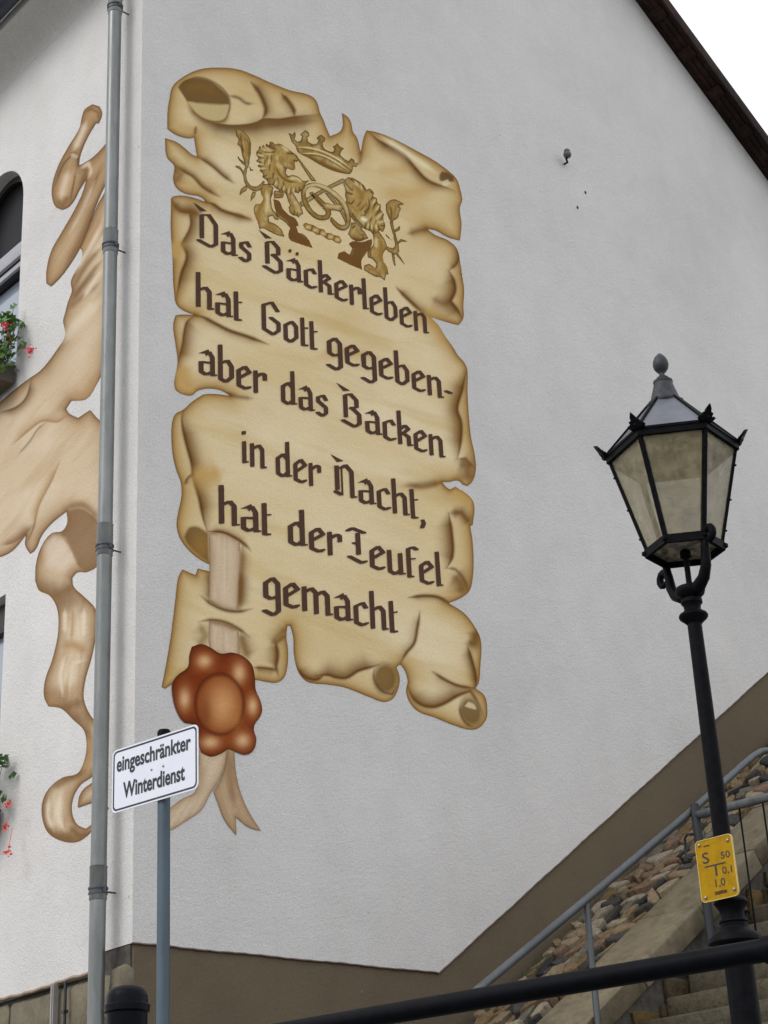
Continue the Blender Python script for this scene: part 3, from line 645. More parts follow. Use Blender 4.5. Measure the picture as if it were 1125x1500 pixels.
ribbon(C7((388,985),(422,985),(430,1100),(450,1200),(500,1320),(562,1418),(500,1400),(430,1345),(434,1442),(370,1360),(335,1270),(313,1212),(350,1150),(375,1080)), [(C7((395,1000),(400,1120),(420,1300)), 7, (120,92,62), .6)], -.0042, streak=(70, 0), base=(160,136,108))
SEAL = C7((187,500),(200,455),(250,440),(300,460),(350,490),(410,485),(470,505),(515,550),(530,620),(535,680),(560,740),(568,790),(555,825),(530,860),(525,890),(538,940),(520,1000),(480,1020),(430,1005),(390,990),(350,1015),(300,1030),(250,1010),(235,960),(235,900),(210,862),(160,850),(120,790),(98,700),(100,640),(130,600),(180,560))
K = Painting([SEAL], 1.1, 1.45); K.base((112,46,15)); K.lay((140,74,34), np.clip(fbm(K.x, K.y, 16, 8)*2-.8, 0, 1)*.5)
K.edge((74,28,10), 7, .85); K.edge((60,22,8), 1.5, .7)
for cx, cy, rx, ry in ((265,530,46,42),(448,592,40,62),(162,728,36,66),(518,765,32,58),(466,945,48,46),(298,955,56,40)):
    X, Y = C7((cx, cy))[0]; K.blob(X, Y, rx/3.1, ry/3.1, (150,84,38), .95); K.blob(X, Y, rx/5.2, ry/5.2, (196,158,116), .95)
X, Y = C7((345,755))[0]; K.ell(X, Y, 37, 46, (70,28,10), .85, .12); K.ell(X, Y, 33, 41.5, (134,72,34), 1, .16); K.ell(X+3, Y+1, 24, 32, (166,112,66), .9, .7); K.blob(X+5, Y+2, 14, 20, (196,146,98), .75); K.blob(X-20, Y+12, 9, 24, (104,48,20), .6)
K.blob(X+22, Y+22, 10, 14, (168,110,58), .5)
o = K.build('wax_seal', 'Y', -.005, scroll); o['label'] = 'painted red-brown wax seal with a round boss'

# guild emblem: two lions, crown, pretzel, plaited loaf
GO, GD, GL_, FUR = (142,114,60), (72,46,16), (194,176,126), (104,74,32)
def emblem(name, polys, ops, base=GO, off=-.0035, outline=1.0, fur=0, rag=0):
    E_ = Painting(polys, .8); E_.base(base)
    if rag:
        E_.sd = E_.sd+(vnoise(E_.x+E_.y*.4, E_.y*.6, 2.3, 77)-.5)*rag
    E_.lay(GL_, np.clip(fbm(E_.x, E_.y, 11, 31)*2.4-1.15, 0, 1)*.75); E_.lay(FUR, np.clip(fbm(E_.x*1.6+E_.y*.5, E_.y*.55-E_.x*.3, 5, 41)*2.4-1.2, 0, 1)*(.55+fur))
    if fur:
        q_ = random.Random(4); cen = [np.mean(np.array(p), 0) for p in E_.polys]
        for c_, p in zip(cen, E_.polys):
            A_ = np.array(p); big = max(np.ptp(A_[:, 0]), np.ptp(A_[:, 1]))
            for k_ in range(int(fur*big*1.1)):
                v_ = A_[q_.randrange(len(A_))]; t_ = q_.uniform(.08, .75); a_ = v_+(c_-v_)*t_; d_ = (v_-c_)/(np.linalg.norm(v_-c_)+1e-6); l_ = q_.uniform(2.5, 6)
                e_ = a_+d_*l_+np.array([q_.uniform(-1.6, 1.6), q_.uniform(0, 2.2)]); E_.stroke([tuple(a_), tuple(e_)], q_.uniform(.6, 1.2), GD if q_.random() < .65 else GL_, .75, 0, 1, 'end', False)
    E_.edge(GD, 2.4, .7*outline); E_.edge((64,42,16), 1.0, .95*outline)
    for q in ops: E_.stroke(q[0], q[1]*1.25, *q[2:])
    return E_.build(name, 'Y', off, scroll)
X1 = lambda *p: cr(p, 345, 185, 8.108)
X2 = lambda *p: cr(p, 430, 190, 6.6176)
BR, SH = (96,64,28), (132,100,44)
def hair(C, prs, w=1.0, c=None): return [(C(a, b), w, c or GD, .85, 0, 1, 'end', False) for a, b in prs]
l1 = emblem('painted_lion', [
 X1((245,300),(270,285),(285,235),(310,250),(325,212),(350,232),(362,200),(395,228),(410,185),(432,180),(470,215),(520,205),(600,250),(680,310),(735,355),(748,400),(735,425),(700,412),(715,500),(690,522),(640,505),(605,500),(600,560),(622,592),(700,580),(760,610),(800,650),(880,640),(830,690),(800,745),(745,795),(700,782),(640,830),(600,800),(540,772),(490,742),(440,702),(400,692),(370,642),(322,602),(328,560),(288,530),(300,500),(262,470),(290,440),(240,410),(275,385),(252,345)),
 X1((600,810),(680,780),(720,850),(770,930),(805,1040),(780,1050),(750,1085),(715,1060),(690,1060),(640,1010),(630,960),(650,940),(620,870)),
 X1((310,700),(380,680),(452,720),(440,800),(420,880),(440,980),(500,1070),(522,1118),(470,1100),(440,1060),(390,1075),(400,1130),(470,1160),(540,1220),(582,1312),(480,1285),(380,1235),(330,1210),(285,1222),(270,1150),(240,1080),(215,975),(235,930),(300,920),(335,860),(300,780)),
 X1((450,860),(520,890),(560,980),(640,1055),(712,1095),(757,1190),(722,1180),(740,1262),(820,1292),(870,1352),(914,1442),(780,1402),(650,1352),(628,1292),(652,1205),(580,1130),(560,1120),(510,1085),(470,980)),
 X1((455,765),(520,770),(580,800),(560,850),(460,860)),
 X1((5,28),(80,45),(140,105),(178,170),(184,270),(172,380),(150,485),(112,522),(106,420),(75,330),(60,250),(25,215),(35,150),(10,110)),
 X1((100,500),(138,500),(130,600),(170,690),(240,715),(290,690),(330,640),(352,662),(310,742),(250,777),(180,752),(120,690),(95,600)),
 X1((15,335),(60,390),(112,430),(100,462),(50,412)), X1((0,462),(50,478),(112,560),(100,592),(50,512),(0,482)), X1((70,740),(140,700),(140,752),(48,818)), X1((200,780),(242,780),(225,842),(178,888),(184,830)), X1((165,470),(190,510),(222,520),(175,532)),
], [(X1((470,900),(560,1020),(660,1110),(700,1220),(690,1290),(820,1370)), 5.5, BR, .95, 0, .5, False), (X1((640,1290),(760,1350),(880,1420)), 4, BR, .9, 0, .6, False), (X1((20,60),(90,120),(130,230),(130,400)), 2.2, SH, .8), (X1((60,90),(70,200),(100,330)), 1.2, GD, .8), (X1((110,110),(160,220),(150,400)), 1.0, GD, .7),
 (X1((480,470),(515,560),(600,640),(740,668)), 2.6, SH, .95), (X1((480,470),(515,560),(600,640),(740,668)), .8, GD, .8), (X1((525,335),(530,420),(600,490)), 1.6, SH, .9), (X1((600,315),(650,325),(700,318)), 1.1, BK, .95), (X1((640,420),(690,460),(690,510)), 2.4, (128,92,34), .95), (X1((700,410),(745,420)), 1.2, BK, .9), (X1((560,470),(600,500),(605,560)), .9, GD, .9),
 (X1((410,190),(440,240),(500,290)), 1.0, BK, .8), (X1((310,300),(400,310),(500,300)), 1.0, GD, .8), (X1((460,350),(470,450),(450,560)), 1.8, SH, .7), (X1((300,780),(345,870),(290,960),(260,1060),(300,1190)), 3.0, SH, .95), (X1((330,1180),(420,1200),(540,1280)), 2.2, SH, .9), (X1((432,740),(420,880),(450,1000),(500,1080)), 1.0, GD, .8), (X1((370,760),(380,900),(360,1050)), 2.6, GL_, .8),
 (X1((640,830),(680,940),(700,1040)), 1.6, SH, .8), (X1((690,1060),(705,1000)), .9, GD, .9), (X1((735,1070),(735,1010)), .9, GD, .9), (X1((460,810),(560,820)), .9, GD, .8), (X1((620,620),(720,620),(800,670)), 1.8, GL_, .8), (X1((540,230),(640,300)), 1.8, GL_, .8)]
 + hair(X1, (((250,310),(345,335)),((245,415),(340,440)),((262,370),(355,380)),((268,470),(355,480)),((292,530),(372,518)),((322,600),(392,570)),((288,245),(362,295)),((326,220),(400,285)),((362,208),(440,285)),((400,230),(480,292)),((370,640),(430,605)),((440,700),(472,640)),((490,740),(520,680)),((540,770),(560,700)),((600,800),(612,720)),((655,800),(660,720)),((720,790),(710,720)),((765,770),(752,710)),((380,350),(365,425)),((430,350),(428,440)),((410,460),(398,540)),((450,560),(440,640)),((500,620),(520,690)),((570,670),(580,730)),((350,400),(345,470))))
 + hair(X1, (((270,335),(350,355)),((265,440),(345,460)),((290,500),(365,500)),((310,260),(385,300)),((345,235),(420,300)),((470,690),(500,640)),((570,750),(585,690)),((630,790),(640,720)),((690,780),(690,720)),((400,400),(390,470))), .9, GL_), fur=0, rag=.9, base=(152,126,72))
l1['label'] = 'painted rearing lion left of the pretzel'
l2 = emblem('painted_lion', [
 X2((478,495),(530,458),(600,478),(680,540),(705,580),(740,568),(776,610),(772,645),(805,665),(815,705),(845,725),(848,780),(872,815),(868,860),(890,925),(868,995),(838,972),(815,1010),(782,985),(770,1012),(745,985),(690,960),(640,935),(590,885),(545,830),(525,760),(505,700),(512,685),(500,640),(505,600),(490,540)),
 X2((560,900),(620,898),(680,980),(725,1050),(640,1082),(570,1060),(530,1010),(545,960)),
 X2((770,1000),(832,988),(880,1060),(904,1140),(870,1200),(872,1270),(905,1330),(922,1400),(900,1400),(884,1465),(850,1435),(790,1420),(680,1360),(688,1312),(740,1300),(790,1342),(802,1300),(760,1250),(720,1235),(720,1170),(770,1120)),
 X2((535,1105),(590,1078),(640,1090),(762,1060),(756,1120),(702,1200),(660,1262),(665,1355),(560,1312),(425,1245),(440,1200),(490,1178),(545,1212),(572,1150)),
 X2((900,790),(896,720),(950,678),(1000,680),(1072,722),(1020,732),(1042,770),(1025,800),(1015,850),(972,880),(950,912),(928,860)),
 X2((932,890),(962,890),(982,980),(1012,1090),(1022,1180),(1000,1212),(940,1192),(888,1152),(900,1130),(960,1152),(980,1130),(973,1050),(948,960)),
 X2((970,972),(1010,950),(1030,912),(1032,970),(985,992)), X2((1008,1085),(1040,1058),(1104,1082),(1040,1088),(1010,1112)), X2((1000,1180),(1040,1240),(1084,1314),(1030,1252),(985,1202)), X2((950,1190),(980,1212),(990,1334),(960,1262)), X2((890,1008),(955,1072),(905,1035)),
], [(X2((600,1100),(690,1120),(630,1190),(620,1290)), 7, BR, .95, 0, .5, False), (X2((450,1220),(540,1250),(640,1320)), 5.5, BR, .95, 0, .5, False), (X2((570,1110),(740,1090)), 4, BR, .9, 0, .5, False),
 (X2((488,495),(540,560),(590,602)), 1.1, BK, .85), (X2((505,600),(545,618),(582,628)), 1.2, BK, .95), (X2((515,695),(560,722),(592,680)), 1.1, BK, .9), (X2((600,540),(660,630),(640,700)), 3.0, SH, .9), (X2((725,650),(732,760),(690,830),(640,832)), 1.3, GD, .9), (X2((700,690),(715,770),(680,815)), 2.4, SH, .7), (X2((650,850),(690,875),(720,870)), 2.6, (214,204,172), .9),
 (X2((545,780),(600,860),(700,960)), 1.2, GD, .9), (X2((560,740),(620,800)), 1.4, SH, .8), (X2((800,1020),(850,1100),(846,1200),(880,1330),(880,1410)), 3.4, SH, .95), (X2((740,1150),(750,1240)), 1.2, GD, .8), (X2((700,1335),(790,1370),(860,1420)), 2.2, SH, .9), (X2((800,1040),(800,1150)), 2.4, GL_, .8), (X2((600,960),(640,1000),(620,1050)), 1.6, SH, .8), (X2((640,1030),(665,1015),(680,1045),(650,1060)), 1.0, GD, .9), (X2((560,960),(600,930)), 1.0, GD, .9), (X2((745,590),(765,625)), 1.2, BK, .9), (X2((560,500),(640,540),(690,600)), 1.8, GL_, .7), (X2((930,730),(950,800),(945,880)), 1.4, GD, .8), (X2((990,700),(980,800),(955,870)), 1.8, SH, .8)]
 + hair(X2, (((775,640),(738,700)),((810,700),(768,760)),((842,765),(798,825)),((865,850),(812,885)),((885,930),(826,930)),((835,975),(808,900)),((780,1005),(772,920)),((740,985),(742,900)),((690,955),(712,880)),((650,780),(700,715)),((690,800),(740,745)),((790,720),(760,790)),((820,800),(780,850)),((760,850),(730,910)),((800,880),(780,940)),((620,740),(660,690)),((560,480),(600,530)),((620,490),(650,560)),((670,540),(690,610))))
 + hair(X2, (((790,680),(755,735)),((825,740),(785,800)),((855,810),(805,860)),((870,890),(815,905)),((805,960),(795,900)),((760,960),(755,900)),((720,950),(728,890))), 1.0, GL_), fur=0, rag=.9, base=(150,124,70))
l2['label'] = 'painted lion with curled tail right of the pretzel'
crown = emblem('painted_crown', [C2((244,72),(262,80),(272,66),(276,84),(270,100),(284,112),(298,106),(304,88),(294,80),(306,70),(318,60),(332,72),(336,86),(326,92),(330,112),(352,122),(368,120),(376,104),(366,96),(378,84),(390,82),(404,96),(402,110),(392,114),(398,138),(420,152),(438,156),(444,142),(436,132),(450,124),(456,116),(466,130),(486,140),(474,152),(468,168),(488,186),(505,196),(516,182),(530,190),(532,204),(548,204),(540,220),(524,218),(522,236),(510,252),(470,246),(430,234),(380,210),(330,180),(285,155),(274,128),(258,110),(252,92))],
 [(X2((80,245),(200,310),(380,395),(520,432)), 4.2, (104,74,30), .95, 0, .6), (X2((20,180),(200,200),(400,282),(545,390)), .8, BK, .8), (X2((20,165),(200,185),(400,266),(560,376)), 1.0, (206,194,146), .9), (X2((50,228),(250,240),(420,320),(540,402)), .9, (200,188,140), .9), (X2((60,240),(250,254),(420,336),(530,412)), .8, BK, .8), (X2((60,205),(250,218),(420,296)), 1.6, SH, .6)], base=(132,106,54))
pz = emblem('painted_pretzel', [
 smooth(C2((300,345),(302,318),(322,296),(352,288),(385,293),(420,308),(455,332),(485,365),(505,405),(515,448),(508,480),(492,494),(470,494),(445,478),(425,452),(430,436),(452,458),(474,472),(490,470),(494,448),(484,408),(462,374),(432,344),(398,322),(362,308),(338,308),(322,322),(320,348),(332,380),(352,410),(378,428),(402,430),(408,418),(396,398),(372,368),(345,338),(360,336),(392,364),(418,392),(430,420),(422,444),(398,452),(362,444),(330,416),(308,380)), True, 3),
 C2((390,378),(412,376),(440,384),(470,380),(482,388),(482,402),(470,414),(440,408),(412,410),(394,402))],
 [(C2((308,340),(325,305),(370,298),(430,325),(490,385),(505,450)), 2.2, GL_, .7), (C2((398,385),(440,392),(475,392)), 2.5, GL_, .6)], base=(142,114,60), off=-.0048)
for pl in (X2((60,700),(250,590),(330,545),(478,470),(512,500),(340,582),(270,622),(80,748)), X1((700,330),(742,372),(830,480),(960,650),(905,650),(800,490),(745,400)), X2((150,612),(182,600),(300,718),(270,748)), X2((300,608),(325,612),(480,790),(545,930),(520,940),(452,800))):
    emblem('painted_baking_peel', [pl], [], base=(162,140,88), off=-.0042)
bl = Painting([C2((308,472),(318,462),(335,468),(350,472),(368,482),(380,488),(398,492),(408,505),(428,508),(442,516),(462,520),(476,538),(470,552),(450,548),(432,536),(418,536),(402,526),(388,516),(368,514),(350,502),(335,498),(318,490))], .85); bl.base((140,104,52)); bl.edge(GD, 1.2, .9)
for cx, cy in ((330,482),(362,495),(396,510),(428,524),(456,536)): X, Y = C2((cx, cy))[0]; bl.blob(X, Y, 4.2, 2.6, (186,166,112), .9)
for cx, cy in ((346,488),(380,502),(412,518),(443,530)): X, Y = C2((cx, cy))[0]; bl.stroke([(X+1, Y-5), (X-1, Y+5)], 1.1, BK, .9, 0, 1, False)
bl.build('painted_plaited_loaf', 'Y', -.0035, scroll)

# ------------------------------------------------------------------ gothic lettering, broad-nib strokes
NW, NA, NT = 1.86, math.radians(22), .52
def hull(pts):
    pts = sorted(set(pts))
    def half(p):
        h = []
        for q in p:
            while len(h) > 1 and (h[-1][0]-h[-2][0])*(q[1]-h[-2][1])-(h[-1][1]-h[-2][1])*(q[0]-h[-2][0]) <= 1e-9: h.pop()
            h.append(q)
        return h
    a, b = half(pts), half(pts[::-1]); return a[:-1]+b[:-1]
ca, sa = math.cos(NA), math.sin(NA)
NIB = [(NW/2*ca*s-NT/2*sa*t, NW/2*sa*s+NT/2*ca*t) for s, t in ((-1, -1), (1, -1), (1, 1), (-1, 1))]
NST = [(1,7.2),(3.9,9.4),(5.4,8.2),(5.4,1.4),(6.4,1.7)]
WED = ['poly', [(-.1,7.9),(3.9,10.9),(4.5,9.5)], [(2.3,9.0),(4.2,9.6),(3.1,7.9)]]
FLG = ['poly', [(-.8,16.6),(2.1,14.1),(4.9,15.3)]]
BOT = [(1,1.0),(3.3,.8)]
G = {
 'i': ([[(1,8.9),(1,1.2),(2,1.6)], [(1,12.7),(.9,11.9)]], 3.4), 'l': ([[(1,14.2),(1,1.2),(2,1.6)]], 3.2),
 'n': ([[(1,9.1),(1,.8)], NST], 7.6), 'm': ([[(1,9.1),(1,.8)], [(1,7.2),(3.7,9.4),(5.3,8.2),(5.3,.8)], [(5.3,7.2),(8,9.4),(9.6,8.2),(9.6,1.4),(10.6,1.7)]], 11.9),
 'h': ([[(1,14.2),(1,.8)], NST], 7.6), 'b': ([[(1,14.2),(1,1.2),(3.1,.7),(5.4,3.2),(5.4,7.4),(3.9,9.2),(1,7.2)]], 7.2),
 'o': ([[(1,6.8),(1,1.2),(3.2,.7),(5.6,3.3),(5.6,7.8),(3.8,9.2),(1,6.8)]], 7.4), 'd': ([[(5.3,14.2),(5.3,1.4),(6.3,1.7)], [(5.3,7.8),(3.5,9.2),(1,7.0),(1,1.3),(3.1,.7),(5.3,2.8)]], 7.6),
 'e': ([[(5.2,1.9),(3.9,.8),(1,1.2),(1,6.9),(3.6,9.3),(5.4,7.7),(1.4,4.3)]], 6.8), 'r': ([[(1,9.1),(1,.8)], [(1,6.8),(3.4,8.9)], [(3.6,9.1),(4.8,8.9),(4.8,6.9)]], 5.9),
 't': ([[(1,12.4),(1,1.3),(2.5,1.6)], [(1.2,8.3),(2.7,8.9)]], 4.0), 'k': ([[(1,14.2),(1,.8)], [(1,6.6),(3.5,9.1),(5.0,8.1),(2.4,5.5)], [(2.4,5.6),(4.9,4.8),(4.9,1.4),(5.9,1.7)]], 7.0),
 'c': ([[(5.0,7.6),(3.8,9.1),(1,7.2),(1,1.3),(3.4,.8),(5.0,2.0)]], 6.4), 'a': ([WED, [(4.2,9.9),(5.4,8.2),(5.4,1.4),(6.4,1.7)], [(5.3,6.1),(1,5.0),(1,1.3),(2.9,.8),(5.3,2.6)]], 7.5),
 'u': ([[(1,9.1),(1,1.3),(3.0,.7),(5.3,2.8)], [(5.3,9.1),(5.3,1.4),(6.3,1.7)]], 7.6), 'g': ([[(1,6.9),(3.6,9.3),(5.4,7.8),(5.4,-1.9),(3.6,-3.7),(.3,-2.9)], [(1,6.9),(1,2.3),(2.9,1.8),(5.3,3.4)]], 7.2),
 'f': ([[(1,12.0),(1,1.3),(2.1,1.6)], [(1,12.0),(3,13.3),(4.5,12.8)], [(1,8.0),(3,8.8)]], 4.9), 's': ([[(5,7.7),(3.7,9.2),(1.3,7.7),(1.3,6.2),(4.7,4.6),(4.7,2.4),(3.1,.8),(.8,1.5)]], 6.4),
 'D': ([FLG, [(2.7,12.5),(2.7,3.4)], [(3.3,13.0),(5.6,14.0),(8.6,11.0),(8.6,2.9),(6.4,1.0),(1.3,1.8)]], 10.6),
 'B': ([FLG, [(2.7,12.5),(2.7,3.9)], [(3.3,13.0),(5.0,13.9),(7.4,12.2),(7.4,9.4),(5.0,8.0)], [(5.2,8.5),(8.3,6.6),(8.3,2.9),(6.1,1.0),(1.3,2.0)]], 10.6),
 'G': ([[(7.2,11.2),(4.8,14),(1.2,11.6),(1.2,1.9),(5.0,.9),(7.4,3.3),(7.4,6.3),(4.2,7.5)]], 9.4),
 'N': ([['poly', [(-.8,15.6),(1.8,13.3),(4.4,14.6)]], [(1.5,11.6),(1.5,2.6)], [(3.4,12.0),(3.4,1.2)], [(3.4,11.6),(5.2,13.2),(7.4,11.2),(7.4,1.4),(8.5,1.7)], [(.7,1.6),(2.9,1.0)]], 9.8),
 'T': ([[(.4,12.0),(2.2,13.5),(6.6,13.0)], [(4.1,12),(4.1,4.2)], [(2.6,8),(4.2,8.2)], [(.6,2.3),(5.2,1.2),(6.6,2.2)]], 8.2),
 ',': ([[(1,1.4),(1.5,.4),(.6,-1.6)]], 3.0), '-': ([[(.8,5.2),(2.9,5.0)]], 4.0)}
G['ä'] = (G['a'][0]+[['poly', [(1.2,12.2),(2.4,12.6),(2.5,13.9),(1.3,13.5)], [(4.3,12.2),(5.5,12.6),(5.6,13.9),(4.4,13.5)]]], 7.5)
THIN = {('N', 2)}
def wpt(px, py): q = onY(px, py, 0); return q[0], q[2]
def put_word(word, xs, xe, bl):
    (xa, ya), (xb, yb) = bl; f = lambda x: ya+(yb-ya)*(x-xa)/(xb-xa)
    u0, z0 = wpt(xs, f(xs)); u1, z1 = wpt(xe, f(xe)); tot = sum(G[c][1] for c in word)-.6+.9
    sx = (u1-u0)/tot; sz = .0212; cur = .3
    for ch in word:
        polys, adv = G[ch]; bm = bmesh.new(); k = 0; cx = u0+sx*cur; cz = z0+(z1-z0)*(cur/tot)
        for si_, pl in enumerate(polys):
            if pl[0] == 'poly':
                for hp in pl[1:]: bm.faces.new([bm.verts.new((p*sx, -.00012*k, q*sz)) for p, q in hull([tuple(v) for v in hp])][::-1]); k += 1
                continue
            nib = [(a*(.4 if (ch, si_) in THIN else 1), b) for a, b in NIB]
            
            for a, b in zip(pl, pl[1:]):
                hp = hull([(a[0]+p, a[1]+q) for p, q in nib]+[(b[0]+p, b[1]+q) for p, q in nib])
                jit = lambda: random.uniform(-.025, .025)
                bm.faces.new([bm.verts.new(((p+jit())*sx, -.00012*k, (q+jit())*sz)) for p, q in hp][::-1]); k += 1
        me = bpy.data.meshes.new('letter'); bm.to_mesh(me); bm.free()
        o = link('letter', me, M['letter'], scroll); o.location = (cx, -.0065, cz); cur += adv
BL = [((307,366),(628,495)), ((346.7,474.5),(646,588.5)), ((311.5,556.7),(650,676.5)), ((358,683.5),(606.7,764.7)), ((346,777),(647.7,865)), ((432,895),(580,933))]
for i, wd, a, b in ((0,'Das',284.5,370.5),(0,'Bäckerleben',381,629.5),(1,'hat',285,356.5),(1,'Gott',381,467),(1,'gegeben-',477.5,664.5),(2,'aber',289,392),(2,'das',410,483),(2,'Backen',496,653.5),
    (3,'in',353,391.5),(3,'der',402.4,471.5),(3,'Nacht,',487.5,625.5),(4,'hat',318.5,399.5),(4,'der',420,502.5),(4,'Teufel',508,650.5),(5,'gemacht',383.5,585.3)):
    (xa, ya), (xb, yb) = BL[i]; put_word(wd, a, b, ((xa, ya-1), (xb, yb-1)))

# ------------------------------------------------------------------ tan scroll on the front wall
GF = 1.08
TA = A1((515,300),(530,260),(580,225),(625,240),(640,280),(620,345),(600,345),(545,440),(500,560),(495,612),(580,560),(650,490),(715,400),(705,640),(650,750),(610,842),(560,980),(500,1130),(440,1230),(380,1310),(320,1370),(290,1350),(290,1280),(320,1150),(380,1040),(450,920),(510,800),(545,690),(500,760),(470,820),(430,870),(390,888),(350,870),(325,800),(330,720),(370,600),(430,490),(500,370))
TB = (A1((500,1128),(512,1140),(512,1200),(475,1270),(445,1340),(450,1400),(425,1470)) + A2((325,130),(315,170),(325,240),(280,320),(200,420),(150,455),(70,515),(0,575),(-200,700),(-260,1300),(-100,1360),(0,1350),(60,1320),(130,1240),(125,1290),(150,1335),(175,1315),(210,1240),(260,1180),(332,1122),(335,1180),(310,1220),(260,1230),(210,1290),(180,1380),(175,1480))
 + A3((170,170),(185,210),(235,235),(270,290),(278,400),(250,540),(215,640),(210,720),(230,765),(290,775),(350,830),(400,880),(413,950),(400,1030),(370,1085),(300,1105),(240,1150),(205,1210),(200,1290),(230,1370),(300,1410),(370,1412),(430,1370),(520,1250),(500,1230),(436,1330),(410,1350),(370,1330),(345,1280),(350,1200),(385,1140),(440,1100),(510,1010),(510,880),(440,820),(400,730),(405,650),(440,520),(460,400),(455,300),(400,240),(350,190),(345,150),(370,125))
 + A2((430,1425),(480,1400),(530,1330),(545,700),(490,660),(450,615),(390,655),(345,632),(330,610),(355,570),(430,560),(480,490),(520,400)) + A1((740,600),(690,700),(650,790),(615,850),(560,985)))
TC = A3((370,1250),(380,1190),(400,1160),(440,1130),(500,1100),(500,1210),(420,1232))
TD_, TM, TL_, TK = (120,88,54), (172,140,100), (218,204,180), (80,54,32)
def tan_piece(poly, ops, fills=(), base=(202,183,154), name='painted_tan_scroll', off=-.002, streak=50):
    T = Painting([poly], 1.3, GF); T.base(base); a = math.radians(streak)
    uu = T.x*math.cos(a)-T.y*math.sin(a); vv = T.x*math.sin(a)+T.y*math.cos(a)
    T.lay(TL_, np.clip(fbm(uu*.4, vv, 30, 3)*2.3-.95, 0, 1)*.55); T.lay(TM, np.clip(fbm(uu*.25, vv*1.6, 18, 13)*2.4-1.2, 0, 1)*.45)
    wv = np.clip((T.y-830)/40, 0, 1); s1 = fbm(T.x+.12*T.y, T.y*.10, 7, 51); s2 = fbm(T.x+.1*T.y, T.y*.12, 5, 61)
    T.lay(TL_, wv*np.clip(s1*3-1.3, 0, 1)*.75); T.lay(TM, wv*np.clip(s2*3-1.4, 0, 1)*.7)
    wu = np.clip((470-T.y)/120, 0, 1); dg = fbm((T.x*.5-T.y*.866)*.08+5, (T.x*.866+T.y*.5), 10, 71); T.lay(TD_, wu*np.clip(dg*3-1.55, 0, 1)*.6); T.lay(TL_, wu*np.clip(1.1-dg*3, 0, 1)*.5)
    T.edge(TM, 14, .9); T.edge(TD_, 6.5, .85); T.edge(TK, 1.3, .65)
    for bx, by, rx, ry in ((62,862,26,16), (95,880,26,18), (78,1022,28,16), (112,1052,18,14), (128,1085,9,26), (92,1226,40,12), (66,1190,7,30), (110,1132,22,10)): T.blob(bx, by, rx, ry, TD_, .7)
    for bx, by, rx, ry in ((108,930,16,26), (100,990,14,18), (82,1180,9,26)): T.blob(bx, by, rx, ry, TL_, .45)
    for q in fills: T.fill(*q)
    for q in ops: T.stroke(*q)
    o = T.build(name, 'X', off, front_mural); return o
front_mural = bpy.data.objects.new('front_mural', None); COL.objects.link(front_mural); front_mural.parent = house
tan_piece(TB, [
 (A2((0,628),(80,602),(130,555),(158,460)), 9, TD_, .8, 1), (A2((0,628),(80,602),(130,555),(158,460)), 1.6, TK, .6),
 (A2((60,790),(150,710),(215,668),(290,672),(345,628)), 1.8, TK, .7), (A2((60,790),(150,710),(215,668),(290,672),(345,628)), 9, TM, .7, -1), (A2((80,850),(150,770),(190,710),(240,672)), 1.6, TK, .55),
 (A2((300,870),(250,980),(190,1100),(168,1200),(130,1290)), 1.8, TK, .7), (A2((300,870),(250,980),(190,1100),(168,1200)), 8, TM, .8, 1),
 (A2((0,1292),(60,1280),(130,1232),(168,1190)), 8, TD_, .75, -1), (A2((320,1112),(400,1088),(450,1115),(495,1180)), 7, TD_, .7),
 (A2((350,560),(440,530),(495,440)), 13, TM, .6), (A2((300,290),(380,190),(500,60)), 10, TL_, .6), (A2((330,120),(400,60),(500,-20)), 5, TD_, .6), (A2((345,60),(420,-10),(500,-80)), 6, TD_, .6), (A1((450,1400),(540,1240),(640,1120)), 4, TD_, .7), (A1((470,1290),(560,1120),(640,980)), 4, TL_, .8), (A1((500,1200),(580,1040),(650,900)), 4, TM, .9), (A1((440,1490),(540,1330),(645,1200)), 4, TD_, .7), (A1((520,1450),(600,1320),(650,1250)), 4, TL_, .8),
 (A3((290,480),(345,470),(420,510)), 9, TM, .9), (A3((290,775),(345,760),(395,740)), 9, TD_, .7), (A3((230,760),(280,700),(380,680)), 10, TM, .5), (A3((350,290),(345,400),(340,460)), 3, TM, .8), (A3((250,240),(320,210),(350,190)), 10, TD_, .7),
 (A3((420,540),(350,560),(330,700)), 3, TL_, .6), (A3((310,520),(290,620),(300,720)), 3, TL_, .8), (A3((310,300),(310,420)), 4, TL_, .8), (A3((400,300),(400,440)), 4, TL_, .8), (A3((420,900),(430,1000),(390,1080)), 6, TM, .8),
 (A3((235,1200),(230,1290),(260,1370)), 4, TL_, .8), (A3((290,1180),(280,1290),(310,1370)), 4, TL_, .7), (A3((330,1340),(380,1385),(430,1370)), 6, TD_, .8), (A3((210,1330),(270,1395),(370,1400)), 9, TD_, .7), (A3((250,1160),(310,1120),(370,1090)), 6, TD_, .6),
 (A2((200,1300),(215,1260),(262,1234)), 4, TD_, .6)],
 [(A2((338,1122),(400,1108),(450,1135),(495,1185),(510,1300),(485,1400),(430,1425),(395,1400),(350,1310),(302,1240),(335,1190)), (128,98,66), .85, 3), (A2((400,1200),(440,1330),(470,1250),(440,1320)), (150,120,84), .5, 4), (A2((225,1290),(262,1245),(320,1260),(370,1370),(320,1420),(240,1400)), (214,198,180), .6, 12)])
front_mural.children[0]['label'] = 'large pale sheet and hanging ribbon of the tan painted scroll'
